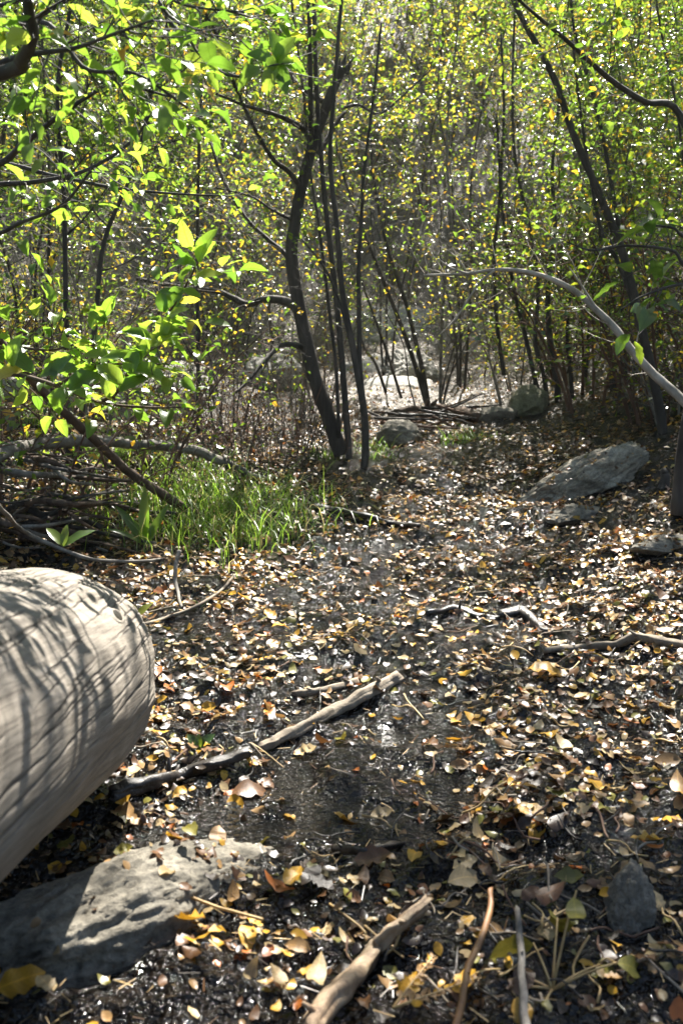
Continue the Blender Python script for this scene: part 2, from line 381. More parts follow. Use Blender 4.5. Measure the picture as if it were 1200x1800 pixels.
def frames(d, n):
    y_ = nrm(d); x_ = nrm(np.cross(y_, n)); z_ = np.cross(x_, y_); return np.stack([x_, y_, z_], -1)   # columns
def leaf_mass(name, pos, Rm, size, tpl, mats, parent=None, base=(0, 0, 0), matidx=None, rng=RNG):
    tv, tf = tpl; N = len(pos)
    if N == 0: return None
    v = pos[:, None] - np.asarray(base) + size[:, None, None] * np.einsum('nij,kj->nki', Rm, tv)
    f = (tf[None] + (np.arange(N) * len(tv))[:, None, None]).reshape(-1, 4)
    var = np.repeat(rng.random(N), len(tv))
    mi = None if matidx is None else np.repeat(matidx, len(tf))
    return mesh_obj(name, v.reshape(-1, 3), f, mats, parent, matidx=mi, var=var)
_proto = {}
def leaf_proto(kind, k, m):
    key = (kind, k, m.name)
    if key not in _proto:
        tv, tf = (L_HI if kind == 'hi' else L_DRY)[k]
        me = bpy.data.meshes.new('leaf'); me.from_pydata(tv.tolist(), [], tf.tolist()); me.materials.append(m)
        me.polygons.foreach_set('use_smooth', np.ones(len(me.polygons), bool)); _proto[key] = me
        for nm_, cc in (('leaf_x', tv[:, 0] + 1), ('leaf_y', tv[:, 1])): me.attributes.new(nm_, 'FLOAT', 'POINT').data.foreach_set('value', cc.astype(np.float32))
    return _proto[key]
def leaf_obj(name, me, pos, Rm, size, parent=None, base=(0, 0, 0)):
    o = bpy.data.objects.new(name, me); COL.objects.link(o)
    if parent: o.parent = parent
    mt = Matrix(Rm.tolist()).to_4x4() @ Matrix.Diagonal((size, size, size, 1)); mt.translation = Vector((np.asarray(pos) - np.asarray(base)).tolist())
    o.matrix_local = mt; return o

class Plant:
    """a tree or shrub: an Empty at its foot with trunk, branch, leaf parts"""
    def __init__(s, name, label, cat, base, group=None, seed=0, bark='bark', leafmat='leaf_green', leaf=0.06, gold=0.0):
        s.root = thing(name, label, cat, base, group); s.base = np.asarray(base, float); s.rng = np.random.default_rng(seed)
        s.bark = M[bark]; s.lm = M[leafmat]; s.leaf = leaf; s.L = []; s.tw = MB(); s.gold = gold; s.limbs = []; s.last = None
    def limb(s, name, pts, sides=8, rough=.12, n=None, m=None):
        p = spline(pts, n or max(6, 5 * len(pts)))
        s.last = MB().tube(p[:, :3], np.maximum(p[:, 3], .0012), sides, rough).build(name, m or s.bark, s.root, s.base); s.limbs.append((s.last, p)); return p
    def twig(s, start, d, length, r=.004, droop=0.0, up=.15, n=5, leaves=True, sp=None, lsize=None, first=.2):
        d = nrm(d); q = [np.asarray(start, float)]; rg = s.rng; seg = length / (n - 1)
        for i in range(n - 1):
            d = nrm(d + rg.normal(0, .14, 3) + np.array([0, 0, up * .3 - droop * .3])); q.append(q[-1] + d * seg)
        q = np.array(q); s.tw.tube(q, np.linspace(r, r * .35, n), 3 if r < .006 else 5, 0, False)
        if leaves: s.leaves_along(q, sp, lsize, first)
        return q
    def leaves_along(s, q, sp=None, lsize=None, first=.2):
        rg = s.rng; ls = lsize or s.leaf; sp = sp or ls * .75
        seg = np.linalg.norm(np.diff(q, axis=0), axis=1); L = seg.sum(); cum = np.r_[0, np.cumsum(seg)]; side = 1
        for t in np.arange(first * L, L, sp):
            i = min(len(seg) - 1, int(np.searchsorted(cum, t) - 1)); i = max(i, 0)
            p = q[i] + (q[i + 1] - q[i]) * ((t - cum[i]) / seg[i]); d = nrm(q[i + 1] - q[i])
            sd = nrm(np.cross(d, (0, 0, 1)) + rg.normal(0, .25, 3)) * side; side = -side
            ld = nrm(d * rg.uniform(.3, .9) + sd + np.array([0, 0, rg.uniform(-.55, .25)]))
            s.L.append((p + ld * .012, ld, nrm(np.array([0, 0, 1.0]) + rg.normal(0, .42, 3)), ls * rg.uniform(.45, 1.25), s.last))
        s.L.append((q[-1], nrm(q[-1] - q[-2]), nrm(np.array([0, 0, 1.0]) + rg.normal(0, .4, 3)), ls * rg.uniform(.7, 1.15), s.last))
    def spray(s, p, n, length, r=.004, lo=.25, sub=0, spread=1.0, up=.15, sp=None, lsize=None, leaves=True):
        """n twigs growing off limb p (rows x,y,z,r)"""
        rg = s.rng
        for o_, q_ in s.limbs:
            if q_ is p: s.last = o_
        for i in range(n):
            t = rg.uniform(lo, 1) * (len(p) - 1); k = min(int(t), len(p) - 2); a = p[k] + (p[k + 1] - p[k]) * (t - k)
            ax = nrm(p[k + 1][:3] - p[k][:3]); o = nrm(rg.normal(0, 1, 3)); o = nrm(o - ax * (o @ ax))
            d = ax * rg.uniform(.2, .9) + o * spread + np.array([0, 0, up])
            q = s.twig(a[:3], d, length * rg.uniform(.5, 1.2), r, sp=sp, lsize=lsize, up=up, leaves=leaves)
            for j in range(sub):
                k2 = rg.integers(1, len(q) - 1); o2 = nrm(rg.normal(0, 1, 3)); d2 = nrm(q[k2 + 1] - q[k2]) + o2 * .9
                s.twig(q[k2], d2, length * rg.uniform(.3, .7), r * .6, sp=sp, lsize=lsize, up=up, leaves=leaves)
    def finish(s, cap=300, tpl=None, minpx=10.0):
        s.tw.build('twig_tangle', s.bark, s.root, s.base) and None
        for c in s.root.children:
            if c.name.startswith('twig_tangle'): c['kind'] = 'stuff'
        if not s.L: return s.root
        pos = np.array([a[0] for a in s.L]); d = np.array([a[1] for a in s.L]); n = np.array([a[2] for a in s.L]); sz = np.array([a[3] for a in s.L])
        Rm = frames(d, n); px, py, dep = project(pos + d * sz[:, None] * .5); ap = sz * FPX / dep
        vis = (px > -10) & (px < 1210) & (py > -10) & (py < 1810) & (pos[:, 1] > .3) & (ap > minpx)
        idx = np.where(vis)[0]; idx = idx[np.argsort(-ap[idx])][:cap]
        for i in idx:
            m = s.lm if s.rng.random() > s.gold else M['leaf_gold']
            leaf_obj('leaf', leaf_proto('hi', int(s.rng.integers(4)), m), pos[i], Rm[i], sz[i], s.L[i][4] or s.root, s.base)
        rest = np.ones(len(pos), bool); rest[idx] = False
        if rest.any():
            fo = leaf_mass('foliage', pos[rest], Rm[rest], sz[rest], tpl or L_MID, [s.lm, M['leaf_gold']], s.root, s.base,
                           (s.rng.random(rest.sum()) < s.gold).astype(int), s.rng)
            fo['kind'] = 'stuff'
        return s.root
    def grow(s, H, r0, stems=1, lean=(0, 0), crown0=.3, nbr=16, blen=.28, twigs=6, twl=.4, sp=None, sub=0, wob=.04, topr=.25, branch_parts=True, spread=.25, lo=.2):
        rg = s.rng; allp = []
        for k in range(stems):
            az = rg.uniform(0, 2 * np.pi); off = np.array([np.cos(az), np.sin(az)]) * (spread if stems > 1 else .03)
            Hk = H * rg.uniform(.75, 1.05); b0 = s.base[:2] + off * .25; pts = []
            for t in np.linspace(0, 1, 7):
                xy = b0 + (off * 1.2 + np.array(lean)) * Hk * t * (.4 + .6 * t) * .8 + rg.normal(0, wob * Hk * .5 * t, 2) * (t > 0)
                z = s.base[2] - .08 + Hk * t; pts.append((*xy, z, r0 * (1 - (1 - topr) * t) * (1.25 if t == 0 else 1)))
            p = s.limb('stem' if stems > 1 else 'trunk', pts, 7); allp.append(p)
            nb = max(3, nbr // stems); bm_ = MB()
            for i in range(nb):
                t = crown0 + (1 - crown0) * (i + rg.random()) / nb; kk = min(int(t * (len(p) - 1)), len(p) - 2); a = p[kk]
                az2 = i * 2.4 + rg.uniform(-.6, .6) + k; el = rg.uniform(.15, .9)
                d = np.array([np.cos(az2) * np.cos(el), np.sin(az2) * np.cos(el), np.sin(el)])
                ln = blen * H * rg.uniform(.5, 1.15) * (1.15 - .6 * t); q = [a[:3]]
                for j in range(5): d = nrm(d + rg.normal(0, .13, 3) + np.array([0, 0, .03])); q.append(q[-1] + d * ln / 5)
                q = np.array(q); rr = np.linspace(a[3] * .45, a[3] * .1 + .001, 6); b4 = np.c_[q, rr]
                if branch_parts: s.limb('branch', b4, 5, 0, 8)
                else: bm_.tube(q, rr, 4, 0, False)
                s.spray(b4, twigs, twl, .0035, lo, sub, sp=sp)
                s.leaves_along(q, sp, None, .45)
            s.last = None
            if not branch_parts:
                s.tw.v += bm_.v; s.tw.f += [[i + s.tw.n for i in f] for f in bm_.f]; s.tw.n += bm_.n
        return s

# ------------------------------------------------------------------ the big weathered log at the left
def build_log():
    end = P(91, 1190, 2.50); ax = nrm(ray(563, 960)); L = 2.15; r0 = 194 / FPX * 2.50
    up = nrm(np.array([0, 0, 1.0]) - ax * ax[2]); sd = np.cross(ax, up)     # sd = right
    nt, na = 240, 700; t = np.r_[np.linspace(0, L - .16, nt - 46), L - .16 + .16 * np.sin(np.linspace(0, 1, 47)[1:] * np.pi / 2)]
    th = np.r_[np.linspace(-.7, 3.1, 640, endpoint=False), np.linspace(3.1, 2 * np.pi - .7, 60, endpoint=False)]; T, TH = np.meshgrid(t, th, indexing='ij'); TH = TH + .35 * (T - L)
    e = np.clip((T - (L - .16)) / .16, 0, 1); prof_ = (1 - e ** 2.6) ** (1 / 2.6)
    cyl = np.stack([np.cos(TH) * 1.2, np.sin(TH) * 1.2, T * 1.3], -1)
    rad = r0 * prof_ * (1 + .05 * fbm(cyl * 1.3, 31, 3) + .006 * fbm(np.stack([np.cos(TH) * 1.6, np.sin(TH) * 1.6, T * 5], -1), 33, 3)) + .0012 * fbm(np.stack([np.cos(TH) * 9, np.sin(TH) * 9, T * 2.2], -1), 41, 3) * prof_
    crack = np.zeros_like(T); rg = np.random.default_rng(5)
    for i in range(260):
        tc, ac = rg.uniform(.2, L), rg.uniform(-.6, 2.9); ln = rg.uniform(.03, .16) if i % 2 else rg.uniform(.12, .36); w = rg.uniform(.0016, .0032) * (1.4 if i % 9 == 0 else 1)
        dt = T - tc; a = ac + .35 * dt + .012 * np.sin(dt * 9 + i) + .003 * np.sin(dt * 60 + i)
        da = (np.mod(TH - a + np.pi, 2 * np.pi) - np.pi) * r0; tap = np.clip(1 - np.abs(dt) / ln, 0, 1) ** .5
        crack = np.maximum(crack, np.exp(-(da / (w * (.3 + .7 * tap) + 1e-4)) ** 2) * (tap > 0) * tap)
    rad = rad - .004 * crack
    # knot near the rounded end, facing the path
    vq = end + ax * (T[..., None] + .10 - L) + rad[..., None] * (np.cos(TH)[..., None] * sd + np.sin(TH)[..., None] * up); qx, qy, qd = project(vq)
    sc_ = (qx - 206) ** 2 + (qy - 1080) ** 2 + np.where((np.sin(TH - .1) > 0) & (T < L - .13), 0, 1e6); ki = np.unravel_index(np.argmin(np.where(sc_ < 16, qd, 1e6)), sc_.shape); kt, ka = T[ki], TH[ki]
    # th=0 is right, pi/2 is top
    c0 = end + ax * .10 - ax * L
    v = c0 + ax * T[..., None] + rad[..., None] * (np.cos(TH)[..., None] * sd + np.sin(TH)[..., None] * up)
    i = np.arange(nt - 1)[:, None] * na; j = np.arange(na)[None]; k = (j + 1) % na
    f = np.stack([i + j, i + k, i + na + k, i + na + j], -1).reshape(-1, 4)
    nv = nt * na; v = np.vstack([v.reshape(-1, 3), c0 - ax * .01]); crack = np.r_[crack.ravel(), 0]
    jj = np.arange(0, na, 2); kk = (jj + 1) % na; ll = (jj + 2) % na
    f = np.vstack([f, np.stack([np.full_like(jj, nv), ll, kk, jj], -1)])
    base = end - np.array([0, 0, r0])
    Rl = np.stack([sd, ax, up], -1)     # local y along the log
    loc = (v - base) @ Rl
    o = mesh_obj('fallen_log', loc, f, M['log'], var=crack); o.matrix_world = Matrix(Rl.tolist()).to_4x4(); o.location = base.tolist()
    tag(o, 'massive pale weathered log with fine cracks and a knot at its rounded end', 'log')
    nk = nrm(np.cos(ka) * sd + np.sin(ka) * up); tk = np.cross(nk, ax); pk = vq[ki]
    ph_ = np.linspace(0, 2 * np.pi, 22, endpoint=False)
    def eye(a_, b_, hgt): return (pk + nk * hgt + ax * (a_ * np.cos(ph_))[:, None] + tk * (b_ * np.sin(ph_))[:, None] - nk * ((b_ * np.sin(ph_)) ** 2 / (2 * r0))[:, None] - base) @ Rl
    e_ = [eye(.064, .030, -.003), eye(.050, .022, .004), eye(.038, .016, .005), eye(.030, .012, -.002)]; kv = np.vstack(e_ + [((pk + nk * -.004 - base) @ Rl)[None]]); kf = []
    for q in range(3):
        for w_ in range(22): kf.append([q * 22 + w_, q * 22 + (w_ + 1) % 22, (q + 1) * 22 + (w_ + 1) % 22, (q + 1) * 22 + w_])
    kn = mesh_obj('knot', kv[:88], kf, M['log'], o); kn['label'] = 'raised ring of the knot near the rounded end'
    dark_cap = mesh_obj('knot_dark_cap', np.vstack([eye(.033, .0135, .0035), ((pk + nk * .0045 - base) @ Rl)[None]]), [[w_, (w_ + 1) % 22, 22] for w_ in range(22)], M['wet_wood'], kn)  # dark cap paints the shade of the knot's hollow; nothing is carved
build_log()

# ------------------------------------------------------------------ rocks
def rock(name, label, c, dims, rot, m, seed, sub=5, facets=9, amp=.22, fine=.04, tilt=(0, 0), cat='rock', group=None, freq=1.3, parent=None):
    bm = bmesh.new(); bmesh.ops.create_icosphere(bm, subdivisions=sub, radius=1.0)
    v = np.array([q.co[:] for q in bm.verts]); f = np.array([[w.index for w in q.verts] for q in bm.faces]); bm.free()
    rg = np.random.default_rng(seed)
    v = v * (1 + amp * fbm(v * freq + seed * 3.1, seed, 3))[:, None]
    for k in range(facets):
        n = nrm(rg.normal(0, 1, 3) * np.array([1, 1, .8])); c_ = rg.uniform(.62, .92); dd = v @ n; v = v - np.maximum(dd - c_, 0)[:, None] * n * .88
    v = v * (1 + fine * fbm(v * 6 + seed, seed + 7, 4, .6) - fine * .9 * np.abs(fbm(v * np.array([4, 9, 13]) + seed, seed + 9, 3, .55)) + (fine * .5 * fbm(v * 26, seed + 3, 2) if sub > 5 else 0))[:, None]
    v = v * np.asarray(dims)
    mt = (Matrix.Rotation(rot, 3, 'Z') @ Matrix.Rotation(tilt[0], 3, 'X') @ Matrix.Rotation(tilt[1], 3, 'Y'))
    v = v @ np.array(mt).T
    o = mesh_obj(name, v, f, M[m], None, [float(q) for q in c]); return tag(o, label, cat, group)

def on_ground(px, py, dz=0.0):
    p = G(px, py); return p + np.array([0, 0, dz])
c = on_ground(262, 1590, .0)
rock('slab_rock', 'long grey-brown slanting rock slab in the foreground below the log', c + np.array([-.02, .02, -.04]), (.40, .165, .15), R(48), 'rock', 3, 6, 9, .16, .055, (R(-8), R(4)))
rock('pointed_stone', 'small pointed grey stone standing in the mud at right foreground', on_ground(1112, 1640) + np.array([0, .04, .035]), (.055, .06, .10), R(20), 'rock', 16, 6, 14, .2, .055, (R(-15), R(18)))
rock('boulder', 'long streaked boulder slanting out of the right bank', on_ground(1030, 872) + np.array([.02, .15, .07]), (.47, .17, .15), R(24), 'rock_streak', 8, 6, 9, .15, .07, (R(18), R(-29)))
rock('flat_rock', 'half buried pale rock just below the streaked boulder', on_ground(1012, 912) + np.array([0, .03, .0]), (.17, .13, .07), R(10), 'rock', 21, 5, 7)
rock('flat_rock', 'flat pale rock slab on the bank at the right edge', on_ground(1178, 962) + np.array([.04, .05, .0]), (.22, .11, .045), R(15), 'rock', 22, 5, 9)
rock('small_boulder', 'rounded pale rock beside the path behind the central stems', on_ground(705, 780) + np.array([0, .12, .04]), (.20, .16, .13), R(0), 'rock', 25, 5, 7)
rock('small_boulder', 'round brown rock at the foot of the right tree cluster', on_ground(935, 728) + np.array([0, .14, .06]), (.22, .18, .17), R(0), 'rock_olive', 26, 5, 5)
rock('small_boulder', 'low pale stone beside the round brown rock', on_ground(880, 735) + np.array([0, .1, .02]), (.22, .15, .09), R(0), 'rock', 27, 5, 7)
rock('pale_boulder', 'tall bleached boulder behind the leaning twin stems', P(722, 655, 12.3), (.40, .44, .26), R(10), 'rock_pale', 131, 6, 12, .22, .08, tilt=(R(32), 0))
rock('pale_boulder', 'pale block of granite left of the tall bleached boulder', P(655, 665, 12.6), (.50, .42, .20), R(-8), 'rock_pale', 32, 5, 9, .22, .08, tilt=(R(32), 0))
rock('pale_boulder', 'flat white rock shelf at the foot of the bleached boulders', P(690, 697, 11.6), (.62, .35, .14), R(5), 'rock_pale', 33, 5, 8, .22, .08, tilt=(R(32), 0))
rock('rock_ledge', 'large grey rock ledge on the slope above the pale boulders', P(680, 592, 14.2), (.85, .70, .26), R(6), 'rock_pale', 34, 6, 9, .22, .08, tilt=(R(32), 0))
rock('rock_ledge', 'dark weathered outcrop right of the bleached boulder', P(800, 610, 14.0), (.70, .62, .36), R(-12), 'rock', 35, 5, 9, .22, .08, tilt=(R(32), 0))
rock('rock_ledge', 'grey outcrop high on the slope behind the central trunk', P(620, 480, 16.5), (.7, .6, .26), R(15), 'rock', 36, 5, 9, .22, .08, tilt=(R(32), 0))
rock('sloping_rock', 'broad pale dusty rock behind the leaning red branch', P(215, 690, 9.2), (.85, .55, .25), R(12), 'rock_pale', 37, 6, 8, .22, .08, tilt=(R(32), 0))
rock('sloping_rock', 'pale rock at the left edge above the fallen branch', P(15, 700, 9.0), (.55, .4, .28), R(-8), 'rock_pale', 38, 5, 8, .22, .08, tilt=(R(32), 0))
rock('pale_boulder', 'pale low boulder behind the dry stalks left of the trunk', P(475, 655, 11.5), (.42, .3, .22), R(4), 'rock_pale', 39, 5, 8, .22, .08, tilt=(R(32), 0))

# ------------------------------------------------------------------ hero trees placed from the photograph
def PX(lst, y, r):
    """[(px,py[,y])] + radius in photo px (start,end) -> rows x,y,z,r"""
    n = len(lst); out = []
    for i, q in enumerate(lst):
        yy_ = q[2] if len(q) > 2 else y
        rp = r[0] + (r[1] - r[0]) * i / max(1, n - 1); out.append((*P(q[0], q[1], yy_), pxm(rp, yy_)))
    return out

# A: the central tree with the broken top
Y0 = 7.4
A = Plant('broken_tree', 'crooked dark tree with snapped top in the middle of the picture', 'tree', P(597, 795, Y0), seed=2, leaf=.055, gold=.15)
tr = A.limb('trunk', PX([(600, 800), (590, 770), (572, 720), (552, 660), (540, 610), (527, 548), (515, 480), (513, 430), (522, 370), (532, 320), (548, 260), (565, 210), (582, 165), (601, 122)], Y0, (14, 7.5)), 12, .10, 70)
for dx, dy, r_ in ((-8, -26, 4), (2, -34, 5), (12, -20, 4), (18, -30, 3)):
    A.limb('splinter', PX([(601 + dx * .4, 128), (603 + dx * .7, 128 + dy * .6), (606 + dx * 1.1, 128 + dy)], Y0, (r_ + 2, .8)), 5, .3)
brs = [([(526, 548), (512, 534), (490, 527), (460, 527), (435, 535), (410, 524), (380, 512), (320, 505), (240, 490)], (9, 3), 8),
       ([(533, 612), (515, 606), (492, 609), (465, 635), (440, 665), (415, 690)], (6, 2), 4),
       ([(578, 183), (555, 172), (528, 155), (505, 125), (490, 105)], (6, 3), 5),
       ([(550, 250), (530, 225), (500, 208), (470, 197), (430, 185), (380, 165)], (6, 2), 6),
       ([(560, 270), (575, 245), (592, 215), (607, 196)], (5, 3), 3),
       ([(530, 330), (505, 300), (480, 280), (455, 240), (430, 190), (400, 120), (380, 60), (360, 20)], (5, 2), 8),
       ([(514, 460), (495, 440), (470, 420), (430, 380), (390, 310), (370, 250)], (5, 2), 8),
       ([(548, 246), (546, 205), (545, 120), (543, 30), (540, -40)], (5, 3), 8),
       ([(600, 190), (630, 185), (665, 200), (700, 175), (760, 120)], (3, 1.2), 6),
       ([(520, 390), (480, 370), (440, 345), (380, 330)], (3, 1.2), 5)]
for k, (l, r_, n) in enumerate(brs):
    l2 = [(a, b, Y0 - .12 * i * (1 if k % 2 else -.6)) for i, (a, b) in enumerate(l)]
    p = A.limb('branch', PX(l2, Y0, r_), 6, .1); A.spray(p, n, .45, .0032, .3, 1, sp=.07); A.spray(p, n * 2, .4, .003, .1, 1, leaves=False)
A.spray(tr, 8, .35, .003, .45, 0, sp=.07); A.spray(tr, 26, .45, .003, .3, 1, leaves=False)
A.finish(300)

# B-F: slender stems beside it
def stem_tree(name, label, stems, y, seed, group=None, bark='bark', tw=5, twl=.38, leaf=.05, leafmat='leaf_green', gold=.1, cap=200, sub=1, lo=.3, sp=.07, over=()):
    pl = Plant(name, label, 'tree', PX([stems[0][0][0]], y, (1, 1))[0][:3], group, seed, bark, leafmat, leaf, gold)
    p0 = None
    for l, r_ in stems:
        p = pl.limb('stem', PX(l, y, r_), 8, .08); p0 = p if p0 is None else p0; pl.spray(p, tw, twl, .0032, lo, sub, sp=sp); pl.spray(p, 9, .45, .0028, .2, 1, leaves=False)
    for (h_, dx_, dy_, n_) in over:  # added leafy branches above the frame, dappling the path with shade
        st_ = p0[np.argmin(np.abs(p0[:, 2] - h_))][:3]; q = pl.limb('branch', [(*(st_ + np.array([dx_ * t, dy_ * t, .25 * t - .2 * t * t])), .014 * (1 - .8 * t)) for t in np.linspace(0, 1, 6)], 6); pl.spray(q, n_, .4, .003, .35, 1)
    pl.finish(cap); return pl
stem_tree('slender_tree', 'thin straight twin stemmed tree directly right of the crooked trunk',
          [([(613, 818), (612, 780), (605, 690), (598, 600), (590, 520), (580, 430), (566, 300), (556, 150), (552, 0), (550, -150)], (6.5, 3)),
           ([(596, 770), (590, 640), (580, 560), (570, 470), (558, 380), (545, 300), (535, 180), (520, 60), (505, -60)], (3.5, 1.6))], 7.3, 41)
stem_tree('slender_tree', 'slim tree forking into two stems just right of the twin stemmed tree',
          [([(640, 825), (642, 780), (639, 720), (626, 640), (610, 560), (600, 500), (592, 400), (580, 280), (588, 150), (600, 0), (610, -100)], (7.5, 2.5)),
           ([(637, 700), (632, 640), (631, 560), (630, 480), (634, 400), (640, 300), (655, 180), (670, 40)], (5, 2)),
           ([(632, 690), (615, 600), (596, 530), (570, 470), (530, 420)], (4, 1.5))], 7.1, 42, over=((3.75, .8, -.7, 11), (3.95, 1.1, .2, 11), (3.9, .1, -1.3, 10)))
stem_tree('slender_tree', 'pair of thin stems leaning left in front of the bleached boulder',
          [([(750, 712), (735, 660), (715, 600), (690, 535), (668, 480), (640, 410), (610, 330), (590, 250)], (5, 2)),
           ([(752, 712), (742, 650), (730, 600), (715, 540), (695, 480), (672, 400), (655, 300), (650, 200)], (5, 2)),
           ([(705, 700), (680, 620), (655, 550), (635, 490), (620, 400)], (3, 1.5)),
           ([(678, 690), (660, 640), (640, 610), (625, 560)], (3, 1.5))], 10.5, 43, leafmat='leaf_yellow')
# G: right hand cluster
stem_tree('clustered_tree', 'clump of dark leaning trunks behind the round brown rock',
          [([(950, 712), (938, 660), (925, 600), (905, 520), (890, 430), (880, 330), (885, 200), (880, 60)], (4.6, 2)),
           ([(962, 715), (955, 660), (940, 600), (945, 500), (930, 400), (905, 280), (900, 150), (905, 0)], (4.6, 2)),
           ([(982, 718), (976, 660), (966, 600), (962, 500), (975, 400), (970, 300), (985, 150)], (6.5, 2.5)),
           ([(1005, 715), (1002, 650), (996, 590), (1005, 480), (1020, 350)], (4.6, 2)),
           ([(885, 660), (872, 560), (868, 450), (878, 330), (872, 200)], (4, 2))], 9.4, 44, tw=22, leafmat='leaf_green', cap=300)
stem_tree('leaning_tree', 'long dark tree leaning left across the right side above the streaked boulder',
          [([(1168, 800), (1155, 700), (1125, 570), (1095, 450), (1062, 365), (1030, 290), (1003, 225), (978, 150), (950, 92), (908, 15), (880, -60)], (9, 4)),
           ([(1095, 450), (1075, 330), (1050, 200), (1010, 60), (1000, -40)], (4, 2)),
           ([(1125, 570), (1085, 460), (1060, 420), (1040, 330), (1020, 200), (1005, 70)], (4.5, 2))], 7.0, 45, tw=26, cap=300)
# I: pale arched branch
B_ = Plant('arched_sapling', 'pale bare sapling arching over the path from the right edge', 'tree', P(1330, 900, 5.0), seed=6, bark='bark_pale', leaf=.05)
p = B_.limb('trunk', PX([(1330, 900, 5.0), (1270, 790, 5.1), (1200, 705, 5.2), (1150, 660, 5.3), (1110, 617, 5.35), (1080, 577, 5.4), (1050, 547, 5.45), (1010, 512, 5.5), (968, 490, 5.55), (920, 477, 5.6), (870, 474, 5.7), (820, 481, 5.8), (745, 484, 5.9)], 5, (9.5, 2)), 10, .07, 60)
B_.limb('branch', PX([(1050, 547), (1020, 500), (1000, 470)], 5.45, (3, 1)), 5)
B_.limb('branch', PX([(820, 481), (790, 470), (770, 455)], 5.8, (2.5, 1)), 5)
B_.limb('branch', PX([(870, 474), (840, 500), (800, 560), (770, 590)], 5.7, (2.5, 1)), 5)
B_.spray(p, 14, .4, .003, .3, 1, sp=.09); B_.spray(p, 8, .4, .003, .2, 1, leaves=False); B_.finish(200)
# J: tree at the right edge reaching above the path
J = Plant('overhanging_tree', 'tree at the right edge whose limbs reach over the path at the top', 'tree', G(1193, 905), seed=7, leaf=.06, gold=.12)
b = J.base
trj = J.limb('trunk', [(*b, pxm(13, 6)), (b[0] + .03, b[1], b[2] + .5, pxm(12, 6)), (b[0] + .2, b[1] - .1, b[2] + 1.4, pxm(11, 6)), (b[0] + .2, b[1] - .2, b[2] + 2.4, pxm(10, 6)), (b[0] - .0, b[1] - .3, b[2] + 3.6, .035), (b[0] - .4, b[1] - .5, b[2] + 4.8, .022)], 10)
p = J.limb('branch', [(*(trj[int(len(trj) * .36)][:3]), .026)] + PX([(1200, 212, 5.6), (1130, 178, 5.5), (1070, 138, 5.4), (1000, 75, 5.3), (950, 34, 5.2), (900, -10, 5.1)], 5.5, (6, 2.2)), 8)
J.spray(p, 11, .42, .0035, .2, 1)
for ang, zz, ln in ((200, 3.2, 1.6), (160, 3.7, 1.7), (230, 4.1, 1.8), (185, 4.5, 1.7), (90, 3.4, 1.3), (300, 3.6, 1.4), (250, 4.6, 1.6), (215, 3.6, 1.6), (170, 3.0, 1.2), (140, 4.0, 1.7), (240, 3.4, 1.5), (190, 4.0, 1.6), (165, 4.6, 2.1), (205, 4.4, 2.0), (185, 4.7, 1.8), (130, 4.2, 1.9), (150, 3.8, 1.8), (112, 4.4, 1.7), (140, 3.4, 1.7)):  # added limbs, mostly above the frame, placed to shade the right bank
    ln *= .62; d = np.array([math.cos(R(ang)), math.sin(R(ang)), .28]); s0 = trj[np.argmin(np.abs(trj[:, 2] - b[2] - zz))][:3]
    q = [(*(s0 + d * ln * t + np.array([0, 0, -.15 * t * t])), .02 * (1 - .8 * t) + .003) for t in np.linspace(0, 1, 5)]
    p = J.limb('branch', q, 6); J.spray(p, 12, .5, .0035, .15, 1)
J.finish(300)

# L: leafy branches of the near tree at the left, above the log
N = Plant('near_tree', 'close leafy tree whose bright green branches fill the upper left corner', 'tree', (-2.0, 2.8, float(h(-2.0, 2.8))), seed=8, leaf=.068, bark='bark', gold=.015, leafmat='leaf_lime_lit')
b = N.base
trn = N.limb('trunk', [(*b, .06), (b[0] + .04, b[1], b[2] + .6, .052), (b[0] + .1, b[1] - .1, b[2] + 1.2, .046), (b[0] + .22, b[1] - .15, b[2] + 1.9, .036), (b[0] + .3, b[1] + .1, b[2] + 2.8, .026), (b[0] + .6, b[1] + .4, b[2] + 3.6, .015)], 10)
def at_z(z): return trn[np.argmin(np.abs(trn[:, 2] - b[2] - z))][:3]
near = [([(0, 130, 1.9), (38, 105, 1.85), (58, 62, 1.8), (50, 5, 1.75), (60, -60, 1.7)], (13, 8), 10, .30, 1.5),
        ([(-20, 120, 2.0), (60, 95, 1.9), (130, 85, 1.8), (200, 60, 1.75), (270, 35, 1.7)], (6, 2), 10, .26, 1.4),
        ([(-30, 60, 2.1), (80, 40, 2.0), (150, 120, 1.95), (240, 130, 1.95), (330, 190, 1.95)], (5, 2), 10, .26, 1.6),
        ([(-30, 300, 2.3), (40, 255, 2.25), (110, 200, 2.2), (200, 150, 2.2), (300, 170, 2.2)], (6, 2), 10, .26, 1.3),
        ([(-40, 330, 2.6), (60, 320, 2.6), (150, 300, 2.6), (230, 250, 2.6), (270, 195, 2.6)], (5, 2), 10, .28, 1.3),
        ([(-40, 420, 2.6), (40, 390, 2.6), (110, 360, 2.6), (160, 300, 2.55)], (4, 2), 5, .22, 1.2),
        ([(-40, 290, 2.9), (100, 310, 2.9), (200, 330, 2.8), (300, 340, 2.75), (405, 345, 2.7)], (4, 1.5), 6, .2, 1.1),
        ([(-40, -40, 2.3), (120, -20, 2.3), (250, -20, 2.2), (330, 10, 2.15), (430, 22, 2.1)], (5, 1.5), 12, .3, 1.5),
        ([(200, -40, 2.4), (300, 40, 2.35), (350, 100, 2.3), (420, 135, 2.25), (475, 120, 2.2), (500, 115, 2.2)], (4, 1.5), 7, .2, 1.3)]
